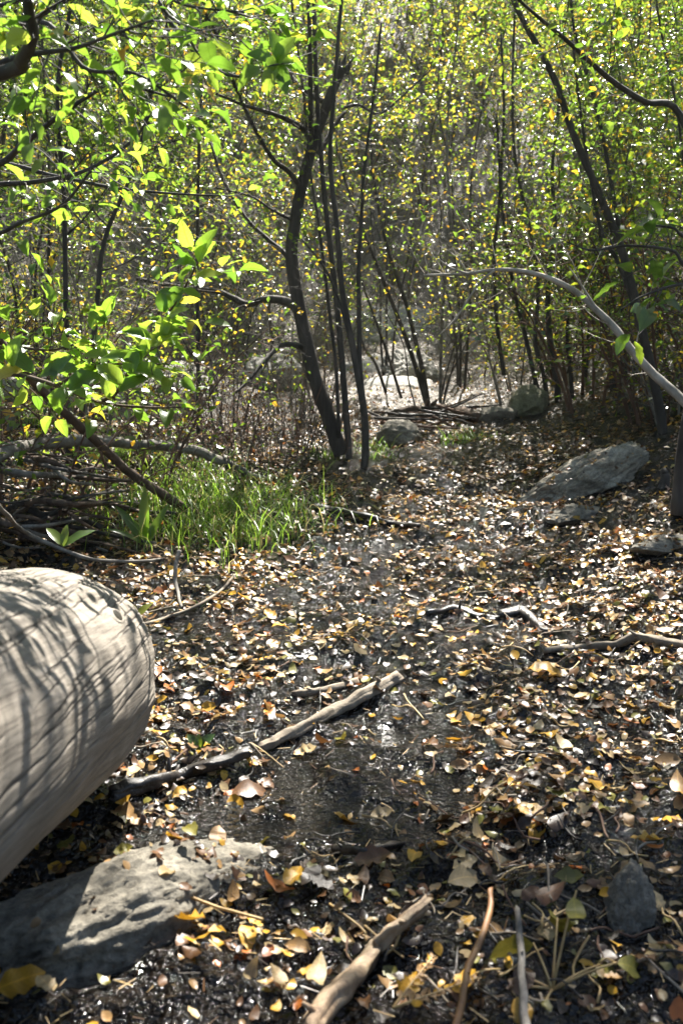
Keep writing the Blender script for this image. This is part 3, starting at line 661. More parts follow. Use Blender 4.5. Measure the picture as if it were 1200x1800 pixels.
for l, r_, n, tl, zz in near:
    st = at_z(zz); q = PX([(a_, b_2, c_ * 1.3) for a_, b_2, c_ in l], 2, r_)
    q = [(*(st * .5 + np.array(q[0][:3]) * .5), q[0][3] * 1.1)] + q
    p = N.limb('branch', q, 6, .05); N.spray(p, n, tl, .0028, .3, 1 if n > 11 else 0); N.spray(p, 6, .3, .0024, .1, 1, leaves=False)
p = N.limb('branch', [(*at_z(1.6), .012)] + PX([(150, -30, 2.9), (300, 30, 2.8), (350, 95, 2.75), (400, 132, 2.7), (440, 130, 2.65), (478, 115, 2.6), (500, 112, 2.6)], 2.6, (3, 1.2)), 6, .05)
_lm = N.lm
for dx_, dy_ in ((-.9, -.5), (.4, .6), (-.4, -1), (.2, -1), (.8, -.5), (.9, .3), (-.2, .9)):
    d = nrm(np.array([dx_, -.3, dy_])); q = p[-2 - int(abs(dx_) * 8)][:3]; N.L.append((q, d, nrm(np.array([.2 * dy_, -.8, .55])), .078, N.last))
N.finish(300, L_HI[1])
# golden leaves at the tip of its longest twig: part of the same tree already (gold share)

# lower leafy bough reaching across above the fallen branch
Lb = Plant('leaning_branch', 'brown leaning limb propped across the brush pile with leafy bright shoots', 'tree', G(345, 905), seed=9, bark='bark_brown', leaf=.078, leafmat='leaf_lime_lit')
p = Lb.limb('trunk', PX([(356, 915, 5.75), (345, 905, 5.74), (320, 890, 5.7), (275, 862, 5.55), (225, 828, 5.4), (160, 766, 5.15), (100, 712, 4.9), (45, 655, 4.7), (0, 600, 4.45), (-60, 520, 4.1), (-110, 450, 3.8)], 4.2, (9, 7)), 10, .15, 50); lbt = p[-6]
for l, r_, n, tl in [([(-40, 640, 3.6), (40, 660, 3.5), (100, 678, 3.4), (180, 708, 3.3), (260, 716, 3.2), (320, 716, 3.1)], (5, 1.5), 9, .22),
                     ([(180, 705, 3.3), (205, 690, 3.3), (232, 645, 3.25), (262, 600, 3.2), (290, 560, 3.15), (322, 510, 3.1), (352, 455, 3.05)], (4, 1.5), 12, .15),
                     ([(-40, 600, 3.4), (30, 610, 3.3), (90, 615, 3.2), (130, 605, 3.2)], (4, 1.5), 10, .16),
                     ([(100, 678, 3.4), (150, 650, 3.3), (200, 640, 3.2), (300, 640, 3.1)], (3.5, 1.2), 12, .16)]:
    q = Lb.limb('branch', ([(*lbt[:3], .010)] if l[0][0] < 0 else []) + PX(l, 3.3, r_), 6, .05); q_shoot = Lb.last; Lb.spray(q, n, tl, .0024, .25, 0, sp=.05); Lb.leaves_along(q[:, :3], .055, None, .4)
for x_, y_, a_, l_ in [(348, 462, 75, 64), (346, 468, 150, 50), (342, 486, 20, 52), (326, 506, 215, 50), (320, 516, 165, 38), (322, 508, -30, 34), (292, 550, 120, 40), (296, 556, 250, 44), (298, 552, 25, 36), (268, 596, 150, 46), (272, 592, 10, 50), (262, 604, 235, 40),
                       (246, 628, 35, 62), (240, 636, 170, 54), (232, 648, -15, 62), (216, 676, 150, 58), (208, 688, 18, 64), (226, 660, 75, 50), (195, 700, 100, 46), (60, 655, 140, 60), (90, 672, 60, 62), (120, 684, 20, 60), (40, 650, 200, 56), (20, 645, 70, 60), (110, 680, 250, 50), (70, 660, 10, 66)]:
    a_ = R(a_ + Lb.rng.normal(0, 8)); d = nrm(np.array([math.cos(a_), Lb.rng.uniform(-.5, .2), math.sin(a_)])); Lb.L.append((P(x_, y_, 3.02), d, nrm(np.array([Lb.rng.normal(0, .3), -.75, .75])), pxm(l_, 3.0) * 1.05, q_shoot))
Lb.finish(300, L_HI[2])

# leafy sprig at the right, near the camera
S = Plant('near_shrub', 'close green leafy shrub reaching in at the right above the arched sapling', 'shrub', (2.15, 3.0, float(h(2.15, 3.0))), seed=10, leaf=.085)
b = S.base
st = S.limb('stem', [(*b, .018), (b[0] - .1, b[1], b[2] + .6, .015), (b[0] - .25, b[1], b[2] + 1.1, .012), (b[0] - .35, b[1] + .1, b[2] + 1.6, .008)], 7)
for l, n in (([(1260, 470), (1180, 440), (1100, 432), (1040, 440), (995, 425)], 5), ([(1260, 520), (1200, 500), (1130, 520), (1090, 545)], 5), ([(1260, 420), (1180, 400), (1130, 395)], 4)):
    q = S.limb('branch', [(*st[-6][:3], .006)] + PX([(a, b2, 3.0) for a, b2 in l], 3.0, (3.5, 1.2)), 5); S.spray(q, n, .14, .0022, .35, 0, sp=.075)
S.finish(120)

# ------------------------------------------------------------------ trees closing the two sides and the slope
def zone(x, y):
    px, py, d = project(np.array([x, y, float(h(x, y)) + 1.5])); return px
def gtree(x, y, H, r0, seed, name, label, group=None, **kw):
    z = float(h(x, y)); g = {k: kw.pop(k) for k in ('leaf', 'leafmat', 'bark', 'gold') if k in kw}; cap = kw.pop('cap', 300); tpl = kw.pop('tpl', None)
    pl = Plant(name, label, 'tree', (x, y, z), group, seed, **g); pl.grow(H, r0, **kw); return pl.finish(cap, tpl)
gtree(2.75, 7.8, 4.2, .015, 51, 'thicket_tree', 'bushy green tree just behind the leaning tree on the right', stems=4, crown0=.18, nbr=28, twigs=9, sub=1, twl=.4, leaf=.055, lean=(-.05, -.03))
gtree(3.3, 8.9, 4.6, .015, 52, 'thicket_tree', 'dense many stemmed green tree at the right edge behind the arched sapling', stems=4, crown0=.15, nbr=30, twigs=9, sub=1, twl=.4, leaf=.055)
gtree(2.45, 10.4, 4.8, .015, 53, 'thicket_tree', 'green multi stemmed tree behind the clump of dark trunks', stems=4, crown0=.2, nbr=30, twigs=9, sub=1, twl=.4, leaf=.055, gold=.1)
gtree(2.5, 6.6, 3.2, .022, 54, 'thicket_tree', 'low leafy sapling between the streaked boulder and the right edge', stems=3, crown0=.2, nbr=20, twigs=8, sub=1, twl=.35, leaf=.055, lean=(.05, .05))
gtree(3.9, 6.2, 4.4, .04, 55, 'thicket_tree', 'tall leafy tree just outside the right edge of the frame', stems=3, crown0=.2, nbr=26, twigs=9, sub=1, twl=.4, leaf=.055, cap=100)
gtree(-2.6, 8.3, 4.2, .015, 56, 'thicket_tree', 'leafy tree behind the pale dusty rock at left', stems=3, crown0=.35, nbr=20, twigs=9, sub=1, twl=.4, leaf=.05, gold=.06)
gtree(-3.4, 7.0, 4.4, .015, 57, 'thicket_tree', 'leafy tree at the left edge beyond the brush pile', stems=3, crown0=.35, nbr=20, twigs=9, sub=1, twl=.4, leaf=.055)
gtree(-1.5, 9.6, 4.4, .015, 58, 'thicket_tree', 'thin stemmed tree standing behind the dry stalks left of the trunk', stems=3, crown0=.35, nbr=26, twigs=8, sub=1, twl=.4, leaf=.05, gold=.08)
gtree(-2.3, 5.0, 3.6, .026, 59, 'thicket_tree', 'sapling rising behind the fallen branch at the left edge', stems=2, crown0=.38, nbr=15, twigs=8, sub=1, twl=.35, leaf=.06)
gtree(3.0, 10.0, 4.6, .015, 62, 'thicket_tree', 'leafy tree at the far right edge above the streaked boulder', stems=4, crown0=.1, nbr=30, twigs=9, sub=1, twl=.4, leaf=.055)
gtree(2.6, 9.4, 3.0, .014, 63, 'thicket_tree', 'low bushy sapling between the clump of dark trunks and the streaked boulder', stems=4, crown0=.12, nbr=24, twigs=7, sub=1, twl=.35, leaf=.05)
gtree(3.6, 12.0, 5.0, .015, 64, 'thicket_tree', 'tall green tree rising behind the right side thicket', stems=3, crown0=.15, nbr=30, twigs=9, sub=1, twl=.42, leaf=.055, gold=.08)
gtree(-1.75, 6.3, 3.4, .022, 65, 'thicket_tree', 'slim leafy sapling behind the grass and the fallen branch', stems=2, crown0=.42, nbr=22, twigs=9, sub=1, twl=.35, leaf=.055)
gtree(-2.7, 5.9, 3.4, .022, 68, 'thicket_tree', 'leafy sapling at the left edge above the brush pile', stems=2, crown0=.3, nbr=16, twigs=9, sub=1, twl=.35, leaf=.055)
gtree(-3.6, 9.8, 4.6, .03, 66, 'thicket_tree', 'green tree at the far left behind the pale rocks', stems=3, crown0=.25, nbr=30, twigs=9, sub=1, twl=.4, leaf=.055)
gtree(2.75, 4.3, 4.2, .03, 67, 'shade_tree', 'leafy tree just outside the right edge shading the right bank', stems=2, crown0=.55, nbr=26, twigs=9, sub=1, twl=.4, leaf=.06, lean=(-.05, .0))
for i, (x, y, H_, lab) in enumerate([(2.8, 9.9, 6.6, 'tall thin tree with a high crown added for shade behind the clump of dark trunks'), (1.0, 10.2, 6.8, 'tall thin tree with a high crown added for shade right of the bleached boulder'), (-1.1, 7.6, 5.6, 'tall thin tree with a high crown added for shade left of the crooked trunk'),
                                     (3.6, 8.2, 6.0, 'tall thin tree with a high crown added for shade behind the streaked boulder'), (-2.3, 8.0, 6.2, 'tall thin tree with a high crown added for shade behind the pale dusty rock'), (-3.0, 6.6, 5.6, 'tall thin tree with a high crown added for shade at the left edge')]):
    gtree(x, y, H_, .017, 800 + i, 'tall_shade_tree', lab, stems=1, crown0=.62, nbr=22, blen=.24, twigs=9, sub=1, twl=.45, leaf=.06, bark='bark_grey' if i % 2 else 'bark', gold=.05, topr=.3)  # added trees whose crowns above the frame shade path and brush pile
gtree(.55, 12.2, 4.6, .015, 60, 'yellow_tree', 'yellowing tree behind the bleached boulder in the middle', stems=3, crown0=.58, nbr=22, twigs=7, twl=.42, leaf=.055, leafmat='leaf_yellow', cap=200)
gtree(1.4, 11.6, 4.6, .015, 61, 'yellow_tree', 'yellowing tree left of the clump of dark trunks', stems=3, crown0=.58, nbr=22, twigs=7, twl=.42, leaf=.055, leafmat='leaf_yellow', cap=200)

# slope trees: four kinds, then copies
protos = []
def copy_tree(root):
    c = root.copy(); COL.objects.link(c)
    for ch in list(root.children):
        d = ch.copy(); COL.objects.link(d); d.parent = c
    return c
KIND = [('green', 'leaf_green', .05), ('green', 'leaf_green', .14), ('yellow', 'leaf_yellow', .10), ('yellow', 'leaf_yellow', .2), ('green', 'leaf_green', .02)]
spots = []
rg = np.random.default_rng(77)
yb = 13.2
while yb < 27:
    half = .42 * yb + .8; n = int(half * 2 / (1.7 if yb < 15.5 else 1.25))
    for i in range(n):
        spots.append((-half + (i + rg.uniform(.1, .9)) * 2 * half / n, yb + rg.uniform(-.5, .5)))
    yb += 1.6
for i, (x, y) in enumerate(spots):
    px = zone(x, y)
    if (y < 16.8 and 560 < px < 880) or (y < 16 and 560 < px < 960): continue
    yellow = rg.random() < (.75 if 520 < px < 980 else .2)
    cand = [k for k in range(5) if (KIND[k][0] == 'yellow') == yellow]; k = cand[int(rg.integers(len(cand)))]
    side = ('at the far left' if px < 90 else 'behind the left near tree' if px < 240 else 'above the dry weeds' if px < 400 else 'just left of the crooked trunk' if px < 530 else 'right behind the slim stems' if px < 650 else
            'above the bleached boulder' if px < 770 else 'left of the clump of dark trunks' if px < 880 else 'behind the clump of dark trunks' if px < 1000 else 'behind the leaning tree' if px < 1120 else 'at the far right')
    side += (', foot of the slope' if y < 15.5 else ', lower slope' if y < 18.5 else ', middle slope' if y < 22 else ', top of the slope')
    lab = ('yellowing slender tree ' if yellow else 'green slender tree ') + side
    pr = next((q for q in protos if q[0] == k), None)
    if pr is None:
        z = float(h(x, y)); pl = Plant('slope_tree', lab, 'tree', (x, y, z), 'slender trees on the slope behind', 200 + k, 'bark_grey' if k % 2 else 'bark', KIND[k][1], .045, KIND[k][2])
        pl.grow(4.6, .016, stems=3, crown0=.28, nbr=30, blen=.30, twigs=17, twl=.36, sub=1, sp=.042, lo=.5, branch_parts=False, spread=.42, wob=.07); pl.finish(0, L_LO); protos.append((k, pl.root))
    else:
        o = copy_tree(pr[1]); o.location = (x, y, float(h(x, y))); o.rotation_euler = (0, 0, rg.uniform(0, 6.28)); s_ = rg.uniform(.75, 1.2); o.scale = (s_, s_, s_); o['label'] = lab

# low brush on the slope foot and the banks
bush_protos = []
for i in range(48):
    x, y = (rg.uniform(-4.5, -1.1), rg.uniform(6.6, 12.5)) if i < 18 else ((rg.uniform(2.2, 5), rg.uniform(7, 12.5)) if i < 30 else ((rg.uniform(-4, 4.5), rg.uniform(12.5, 16)) if i < 46 else (rg.uniform(-1.2, 2.2), rg.uniform(10.6, 13))))
    k = i % 4; where = 'among the left trees' if i < 18 else ('under the right trees' if i < 30 else 'at the slope foot' if i < 46 else 'by the pale boulders')
    if len(bush_protos) <= k:
        pl = Plant('low_shrub', '', 'shrub', (x, y, float(h(x, y))), 'low shrubs under the trees', 300 + k, 'bark_red' if k % 2 else 'bark_grey', 'leaf_yellow' if k == 2 else 'leaf_green', .045, .1)
        pl.grow(1.0, .010, stems=6, crown0=.2, nbr=30, blen=.35, twigs=3, twl=.28, sp=.07, branch_parts=False, spread=.6); pl.finish(0, L_LO); bush_protos.append(pl.root); o = pl.root
    else:
        o = copy_tree(bush_protos[k]); o.location = (x, y, float(h(x, y))); o.rotation_euler = (0, 0, rg.uniform(0, 6.28)); s_ = rg.uniform(.6, 1.25); o.scale = (s_, s_, s_)
    zx = zone(x, y); where += (', far left' if zx < 100 else ', left side' if zx < 330 else ', near the trunk' if zx < 560 else ', middle' if zx < 760 else ', right of middle' if zx < 950 else ', right side' if zx < 1130 else ', far right') + (', front' if y < 9 else ', behind' if y < 11.5 else ', back')
    o['label'] = 'low shrub, ' + ('yellowing' if k == 2 else 'green') + (' leaves, reddish stems ' if k % 2 else ' leaves, grey stems ') + where

for x, y, s_, lab in ((-1.95, 5.6, 1.35, 'leafy low shrub added for shade just behind the brush pile, left'), (-1.3, 5.9, 1.2, 'leafy low shrub added for shade just behind the brush pile, right'), (-1.65, 5.25, 1.1, 'leafy low shrub added for shade in the middle of the brush pile'), (-2.3, 4.9, 1.4, 'leafy low shrub added for shade at the left end of the brush pile'), (2.5, 7.6, 1.7, 'tall leafy low shrub right behind the streaked boulder'), (3.0, 7.9, 1.8, 'tall leafy low shrub at the right edge behind the boulder'), (2.2, 8.6, 1.6, 'leafy low shrub under the leaning tree'), (2.8, 8.9, 1.9, 'tall leafy low shrub behind the leaning tree'), (2.4, 9.9, 1.7, 'leafy low shrub right of the round brown rock')):  # shrubs at the brush pile are added to put it in shade
    o = copy_tree(bush_protos[1]); o.location = (x, y, float(h(x, y))); o.rotation_euler = (0, 0, x * 9); o.scale = (s_, s_, s_); o['label'] = lab
# far brush filling the upper slope
for i in range(150):
    x, y = rg.uniform(-11, 11), rg.uniform(15.8, 29); k = int(rg.integers(4)); zx = zone(x, y)
    if not -100 < zx < 1300: continue
    o = copy_tree(bush_protos[k]); o.location = (x, y, float(h(x, y)) - .05); o.rotation_euler = (0, 0, rg.uniform(0, 6.28)); s_ = rg.uniform(.9, 1.9); o.scale = (s_, s_, s_)
    o['group'] = 'brush high on the slope'; o['label'] = ('yellowing' if k == 2 else 'green') + ' brush on the slope, ' + ('lower' if y < 20 else 'middle' if y < 24.5 else 'upper') + ' part, ' + ('far left' if zx < 120 else 'left' if zx < 330 else 'behind the crooked trunk' if zx < 600 else 'above the pale boulders' if zx < 820 else 'behind the clump of dark trunks' if zx < 1040 else 'far right')
# bare dead brush between the trunks
for i, (x, y, H_, st_, lab) in enumerate([(-.9, 8.2, 2.6, 5, 'bare twiggy dead bush left of the crooked trunk'), (-1.9, 7.6, 2.4, 5, 'bare twiggy dead bush above the fallen branch'), (.9, 10.3, 2.8, 5, 'bare twiggy dead bush in front of the bleached boulder'),
                                          (1.7, 9.8, 3.0, 5, 'bare twiggy dead bush by the clump of dark trunks'), (3.0, 8.7, 2.6, 5, 'bare twiggy dead bush behind the streaked boulder'), (-.2, 11.0, 3.4, 6, 'bare twiggy dead bush right behind the crooked trunk'), (-2.8, 9.0, 3.2, 5, 'bare twiggy dead bush at the far left'), (-.5, 9.6, 3.6, 6, 'tall bare twiggy bush left behind the crooked trunk'), (-3.6, 11.0, 3.6, 6, 'tall bare twiggy bush far back at the left edge'), (-1.6, 11.5, 3.6, 6, 'tall bare twiggy bush behind the dry weeds'), (2.4, 11.2, 3.6, 6, 'tall bare twiggy bush far back behind the round brown rock'), (3.4, 9.6, 3.4, 6, 'tall bare twiggy bush far back at the right edge'), (.9, 15.5, 3.6, 6, 'bare grey bush on the slope above the outcrops'), (3.0, 14.6, 3.4, 6, 'bare grey bush on the slope behind the clump of dark trunks')]):
    z = float(h(x, y)); pl = Plant('bare_bush', lab, 'bush', (x, y, z), 'bare bushes between the trunks', 700 + i, 'bark_grey' if i % 2 else 'bark', 'leaf_yellow', .045, .1)
    pl.grow(H_, .009, stems=st_, crown0=.15, nbr=30, blen=.3, twigs=7, twl=.5, sub=1, sp=.5, branch_parts=False, spread=.5, wob=.09); pl.finish(60)
# dry stalks left of the trunk
def stalk_clump(px, py, y, n, hgt, seed, label):
    rg = np.random.default_rng(seed); b = P(px, py, y); b[2] = float(h(b[0], b[1])); root = thing('dry_weed', label, 'weeds', b, 'dry weeds left of the crooked trunk'); mb = MB()
    for i in range(n):
        q0 = b + np.array([rg.normal(0, .16), rg.normal(0, .14), -.02]); d = nrm(np.array([rg.normal(0, .25), rg.normal(0, .25), 1])); L = hgt * rg.uniform(.45, 1.1)
        q = np.array([q0 + d * L * t + np.array([rg.normal(0, .02), rg.normal(0, .02), 0]) * t * 3 for t in np.linspace(0, 1, 5)]); mb.tube(q, np.linspace(.004, .0015, 5), 3, 0, False)
        for j in range(4):
            k = rg.integers(1, 4); e = q[k] + nrm(np.array([rg.normal(), rg.normal(), .8])) * rg.uniform(.06, .22); mb.tube(np.array([q[k], (q[k] + e) / 2 + rg.normal(0, .01, 3), e]), [.0022, .0018, .001], 3, 0, False)
    o = mb.build('stalk_tangle', M['bark_red'] if seed % 2 else M['bark'], root, b); o['kind'] = 'stuff'
    N_ = n * 5; pos = b + np.c_[rg.normal(0, .22, N_), rg.normal(0, .2, N_), rg.uniform(.03, hgt * .9, N_)]
    f = leaf_mass('withered_foliage', pos, frames(rg.normal(0, 1, (N_, 3)), rg.normal(0, 1, (N_, 3))), rg.uniform(.015, .035, N_), L_LO, [LIT['brown'], M['leaf_green'], M['leaf_yellow']], root, b, rg.integers(0, 3, N_), rg); f['kind'] = 'stuff'
for i, (px, py, y) in enumerate([(365, 775, 6.6), (410, 770, 6.9), (455, 770, 7.1), (500, 775, 7.3), (540, 780, 7.5), (430, 745, 8.0), (490, 740, 8.4), (330, 745, 7.4), (545, 745, 8.6), (590, 745, 9.0), (290, 740, 8.2)]):
    stalk_clump(px, py, y, 15, .9, 400 + i, ['dark', 'reddish'][i % 2] + ' dry weed stalks ' + ['nearest the grass', 'just behind the grass', 'behind the middle of the grass', 'beside the foot of the crooked trunk, front', 'touching the foot of the crooked trunk', 'in the second row behind the grass', 'in the back row left of the trunk', 'beyond the end of the leaning branch', 'directly behind the crooked trunk foot', 'far behind the slim stems', 'farthest left above the fallen branch'][i])

# ------------------------------------------------------------------ dead wood
def wood(name, label, lst, r, m, seed=0, sides=10, rough=.18, cat='branch', group=None, ground=None, lift=0.0, n=None, knots=True):
    """lst: (px,py,y) or, with ground, (px,py) dropped onto the ground"""
    if ground == 'above': pts = [(*G(*a), 0) for a in lst]
    elif ground: pts = [(*(G(a[0], a[1]) + np.array([0, 0, lift])), 0) for a in lst]
    else: pts = [(*P(*a), 0) for a in lst]
    pts = np.array(pts); k = len(pts)
    for i in range(k): pts[i, 3] = pxm(r[0] + (r[1] - r[0]) * i / (k - 1), pts[i, 1])
    p = spline(pts, n or 10 * k); rgd = np.random.default_rng(seed + 900); tt_ = np.arange(len(p)) * .17
    for ax3 in range(3): p[:, ax3] += p[:, 3].mean() * .3 * fbm(np.c_[tt_, tt_ * 0 + ax3 * 7.3, tt_ * 0] + seed, seed + ax3, 2)
    p[:, 3] *= 1 + .07 * fbm(np.c_[np.arange(len(p)) * .19, np.zeros(len(p)), np.zeros(len(p))] + seed, seed, 2)
    b = p[0, :3].copy(); w_ = MB().tube(p[:, :3], p[:, 3], sides, rough, True, sides >= 7)
    if sides >= 8:       # torn ends, side stubs
        ring = w_.v[0].reshape(len(p), sides, 3); ext = nrm(p[0, :3] - p[1, :3]), nrm(p[-1, :3] - p[-2, :3])
        for e_, i_ in ((0, 0), (1, -1)): ring[i_] += ext[e_] * (rgd.uniform(-.2, 1.6, (sides, 1)) * p[i_, 3])
        for q_ in range(2 if knots else 0):
            i_ = int(rgd.integers(2, len(p) - 2)); d_ = nrm(rgd.normal(0, 1, 3) + np.array([0, -.3, .6])); rr_ = p[i_, 3]
            w_.tube(np.array([p[i_, :3], p[i_, :3] + d_ * rr_ * 1.5, p[i_, :3] + d_ * rr_ * rgd.uniform(2, 3.4) + rgd.normal(0, rr_ * .3, 3)]), [rr_ * .5, rr_ * .36, rr_ * .2], 6, .2)
    o = w_.build(name, M[m], None, b, b.tolist()); return tag(o, label, cat, group)
wood('fallen_branch', 'long grey fallen branch lying over the brush pile at left', [(-60, 850, .30), (0, 800, .40), (50, 782, .42), (110, 776, .42), (180, 776, .40), (250, 781, .34), (320, 788, .26), (380, 806, .16), (420, 826, .07), (460, 842, .0)], (13, 6), 'bark_grey', 1, 12, .12, ground='above')
wood('vine', 'thin bare vine curving down from the left edge above the log', [(-10, 880, .42), (12, 905, .34), (45, 935, .22), (100, 962, .12), (150, 980, .07), (210, 987, .045), (270, 985, .02), (322, 978, .004)], (4.5, 2.5), 'bark_grey', 2, 7, .1, 'vine', ground='above')
wood('twig', 'thin curved twig hanging over the mud beyond the log end', [(316, 968, .16), (308, 1000, .11), (310, 1030, .05), (320, 1068, .0)], (4, 3), 'bark_grey', 3, 6, .1, 'twig', ground='above')
wood('twig', 'long thin twig sloping down to the log end', [(412, 1018), (392, 1042), (365, 1062), (325, 1082), (290, 1095), (252, 1106)], (2.5, 3), 'dead', 4, 6, .1, 'twig', ground=True, lift=.02)
wood('half_sunk_stick', 'thick grey wet stick half sunk in mid path mud', [(462, 1322), (500, 1302), (545, 1278), (590, 1254), (640, 1226), (692, 1198)], (8, 12), 'dead', 5, 16, .3, 'stick', ground=True, lift=.012)
wood('half_sunk_stick', 'short grey stick lying just above the thick wet stick', [(520, 1226), (560, 1220), (622, 1204)], (6, 7), 'dead', 6, 14, .3, 'stick', ground=True, lift=.012)
wood('black_stick', 'jagged black stick lying beside the log in the mud', [(205, 1408), (260, 1390), (320, 1374), (380, 1356), (440, 1338)], (15, 9), 'wet_wood', 7, 16, .4, 'stick', ground=True, lift=.02)
wood('black_stick', 'black wet stick lying across the path below the crooked tree', [(552, 897), (600, 904), (640, 912), (690, 925), (735, 930)], (7, 4), 'wet_wood', 8, 10, .3, 'stick', ground=True, lift=.02)
wood('bark_chip', 'split pale brown stick with dark end at the bottom edge', [(550, 1830), (600, 1760), (650, 1700), (700, 1655), (745, 1612)], (22, 10), 'split', 9, 16, .4, 'stick', ground=True, lift=.028)
wood('black_stick', 'dark wet stick left of the pale leaves in the foreground middle', [(588, 1500), (650, 1500), (720, 1486)], (8, 6), 'wet_wood', 10, 10, .3, 'stick', ground=True, lift=.008)
wood('root', 'pale forked root crossing the shaded ground at right', [(958, 1150), (1010, 1146), (1070, 1142), (1115, 1128), (1160, 1134), (1205, 1142)], (5, 10), 'dead', 11, 10, .25, 'root', ground=True, lift=.015)
wood('root', 'dark root stub arching out of the mud in the middle right', [(755, 1078), (800, 1070), (840, 1084), (880, 1088)], (6, 6), 'wet_wood', 12, 10, .35, 'root', ground=True, lift=.0)
wood('root', 'black knobbly root right of the dark root stub', [(880, 1085), (915, 1078), (945, 1100), (958, 1112)], (12, 7), 'wet_wood', 13, 12, .4, 'root', ground=True, lift=.002)
wood('rusty_stem', 'rust coloured bent stem rising in the right foreground', [(797, 1815, 1.52), (815, 1745, 1.58), (822, 1700, 1.63), (845, 1650, 1.69), (860, 1600, 1.78), (862, 1565, 1.83)], (8, 5), 'rust', 14, 8, .12, 'stem')
wood('grey_stem', 'upright grey dead stem beside the withered olive leaves', [(925, 1815, 1.5), (918, 1740, 1.57), (914, 1670, 1.66), (907, 1600, 1.77)], (10, 5), 'bark_grey', 15, 8, .15, 'stem')
wood('twig', 'straw coloured stem lying across the slab rock', [(275, 1590), (340, 1618), (400, 1640), (462, 1658)], (3.5, 3), 'straw', 16, 6, .05, 'twig', ground=True, lift=.05)
wood('stump', 'short dark stub of a trunk at the foot of the right edge tree', [(1165, 905, 5.9), (1163, 860, 5.9), (1168, 830, 5.9)], (10, 7), 'bark', 17, 9, .2, 'stump')
wood('debris_log', 'dark rotten log heaped in debris below the leaning twin stems', [(700, 737), (750, 726), (800, 728), (838, 742)], (12, 9), 'bark_brown', 18, 10, .35, 'log', ground=True, lift=.03)
wood('twig', 'bare twig lying across the far path below the pale boulders', [(745, 765), (690, 760), (640, 770)], (2, 2), 'dead', 19, 6, .1, 'twig', ground=True, lift=.02)
LM = [('the slab rock', 262, 1580), ('the pointed stone', 1112, 1610), ('the split stick', 650, 1715), ('the rusty stem', 838, 1690), ('the rounded log end', 270, 1230), ('the jagged black stick', 320, 1375),
      ('the long pale stick', 590, 1255), ('the pale forked root', 1080, 1140), ('the black knobbly root', 900, 1085), ('the withered plant', 980, 1690), ('the bright sprout', 350, 1310), ('the dry frond', 700, 1770),
      ('the middle of the bottom edge', 450, 1770), ('the right edge', 1180, 1400), ('the bottom right corner', 1150, 1770), ('the glistening mud patch', 820, 1480), ('the dark foreground stick', 650, 1495), ('the grey dead stem', 912, 1690),
      ('the grass', 470, 960), ('the streaked boulder', 1010, 880), ('the right edge trunk', 1185, 930), ('the stick across the path', 640, 910), ('the large golden leaf', 955, 1185), ('the bottom left corner', 60, 1770), ('the path centre', 700, 1020), ('the lone orange leaf', 910, 1046)]
def near(px, py):
    n_, x_, y_ = min(LM, key=lambda q: (q[1] - px) ** 2 + (q[2] - py) ** 2); dx_, dy_ = px - x_, py - y_; dist = math.hypot(dx_, dy_)
    side = ('right of' if dx_ > 0 else 'left of') if abs(dx_) > abs(dy_) else ('below' if dy_ > 0 else 'above')
    return ('touching ' if dist < 28 else 'close ' + side + ' ' if dist < 75 else 'well ' + side + ' ') + n_
# brush pile sticks
rg = np.random.default_rng(90)
for i in range(40):
    x0 = rg.uniform(-90, 90); y0 = rg.uniform(790, 965); ln = rg.uniform(70, 270); sl = rg.normal(.04, .25)
    l = []
    for t in (0, .33, .66, 1):
        yy_ = y0 + sl * ln * t + rg.normal(0, 5); l.append((x0 + ln * t, yy_, float(np.clip((965 - yy_) / 175 * .42 + rg.normal(0, .05), .012, .5)) * (1 - .5 * sstep(120, 300, x0 + ln * t))))
    q = rg.integers(3); where = ('high ' if y0 < 845 else 'midway ' if y0 < 905 else 'low '); rr = rg.uniform(1.5, 5) if i % 6 else 7.5
    wood('stick', ('thick ' if i % 6 == 0 else '') + ['pale grey', 'brown', 'dark'][q] + (' long' if ln > 170 else ' short') + (' level' if abs(sl) < .12 else ' tilted') + ' stick ' + where + 'in the brush pile' , l, (rr, rr * .6),
         ['bark_grey', 'bark_brown', 'bark'][q], 600 + i, 6, .1, 'stick', 'sticks piled under the fallen branch', n=10, ground='above')
# debris heap
for i in range(26):
    p0 = G(rg.uniform(700, 830), rg.uniform(712, 748), rg.uniform(.01, .16)); d = nrm(np.array([1, rg.normal(0, .5), rg.normal(0, .25)])) * rg.uniform(.15, .45)
    q = np.array([p0 - d, p0 + rg.normal(0, .02, 3), p0 + d]); q[:, 2] = np.maximum(q[:, 2], h(q[:, 0], q[:, 1]) + .01); p = spline(np.c_[q, [.012, .011, .006]], 7); b = p[0, :3].copy()
    o = MB().tube(p[:, :3], p[:, 3], 5, .1).build('stick', M[['bark', 'bark_red', 'wet_wood'][i % 3]], None, b, b.tolist())
    tag(o, ['dark brown', 'reddish', 'black'][i % 3] + (' long' if np.linalg.norm(d) > .3 else ' short') + ' stick at the ' + ('upper ' if p0[2] > P(765, 722, 9.3)[2] else 'lower ') + ('left' if p0[0] < P(745, 722, 9.3)[0] else 'middle' if p0[0] < P(785, 722, 9.3)[0] else 'right') + ' of the debris heap', 'stick', 'sticks in the debris heap')
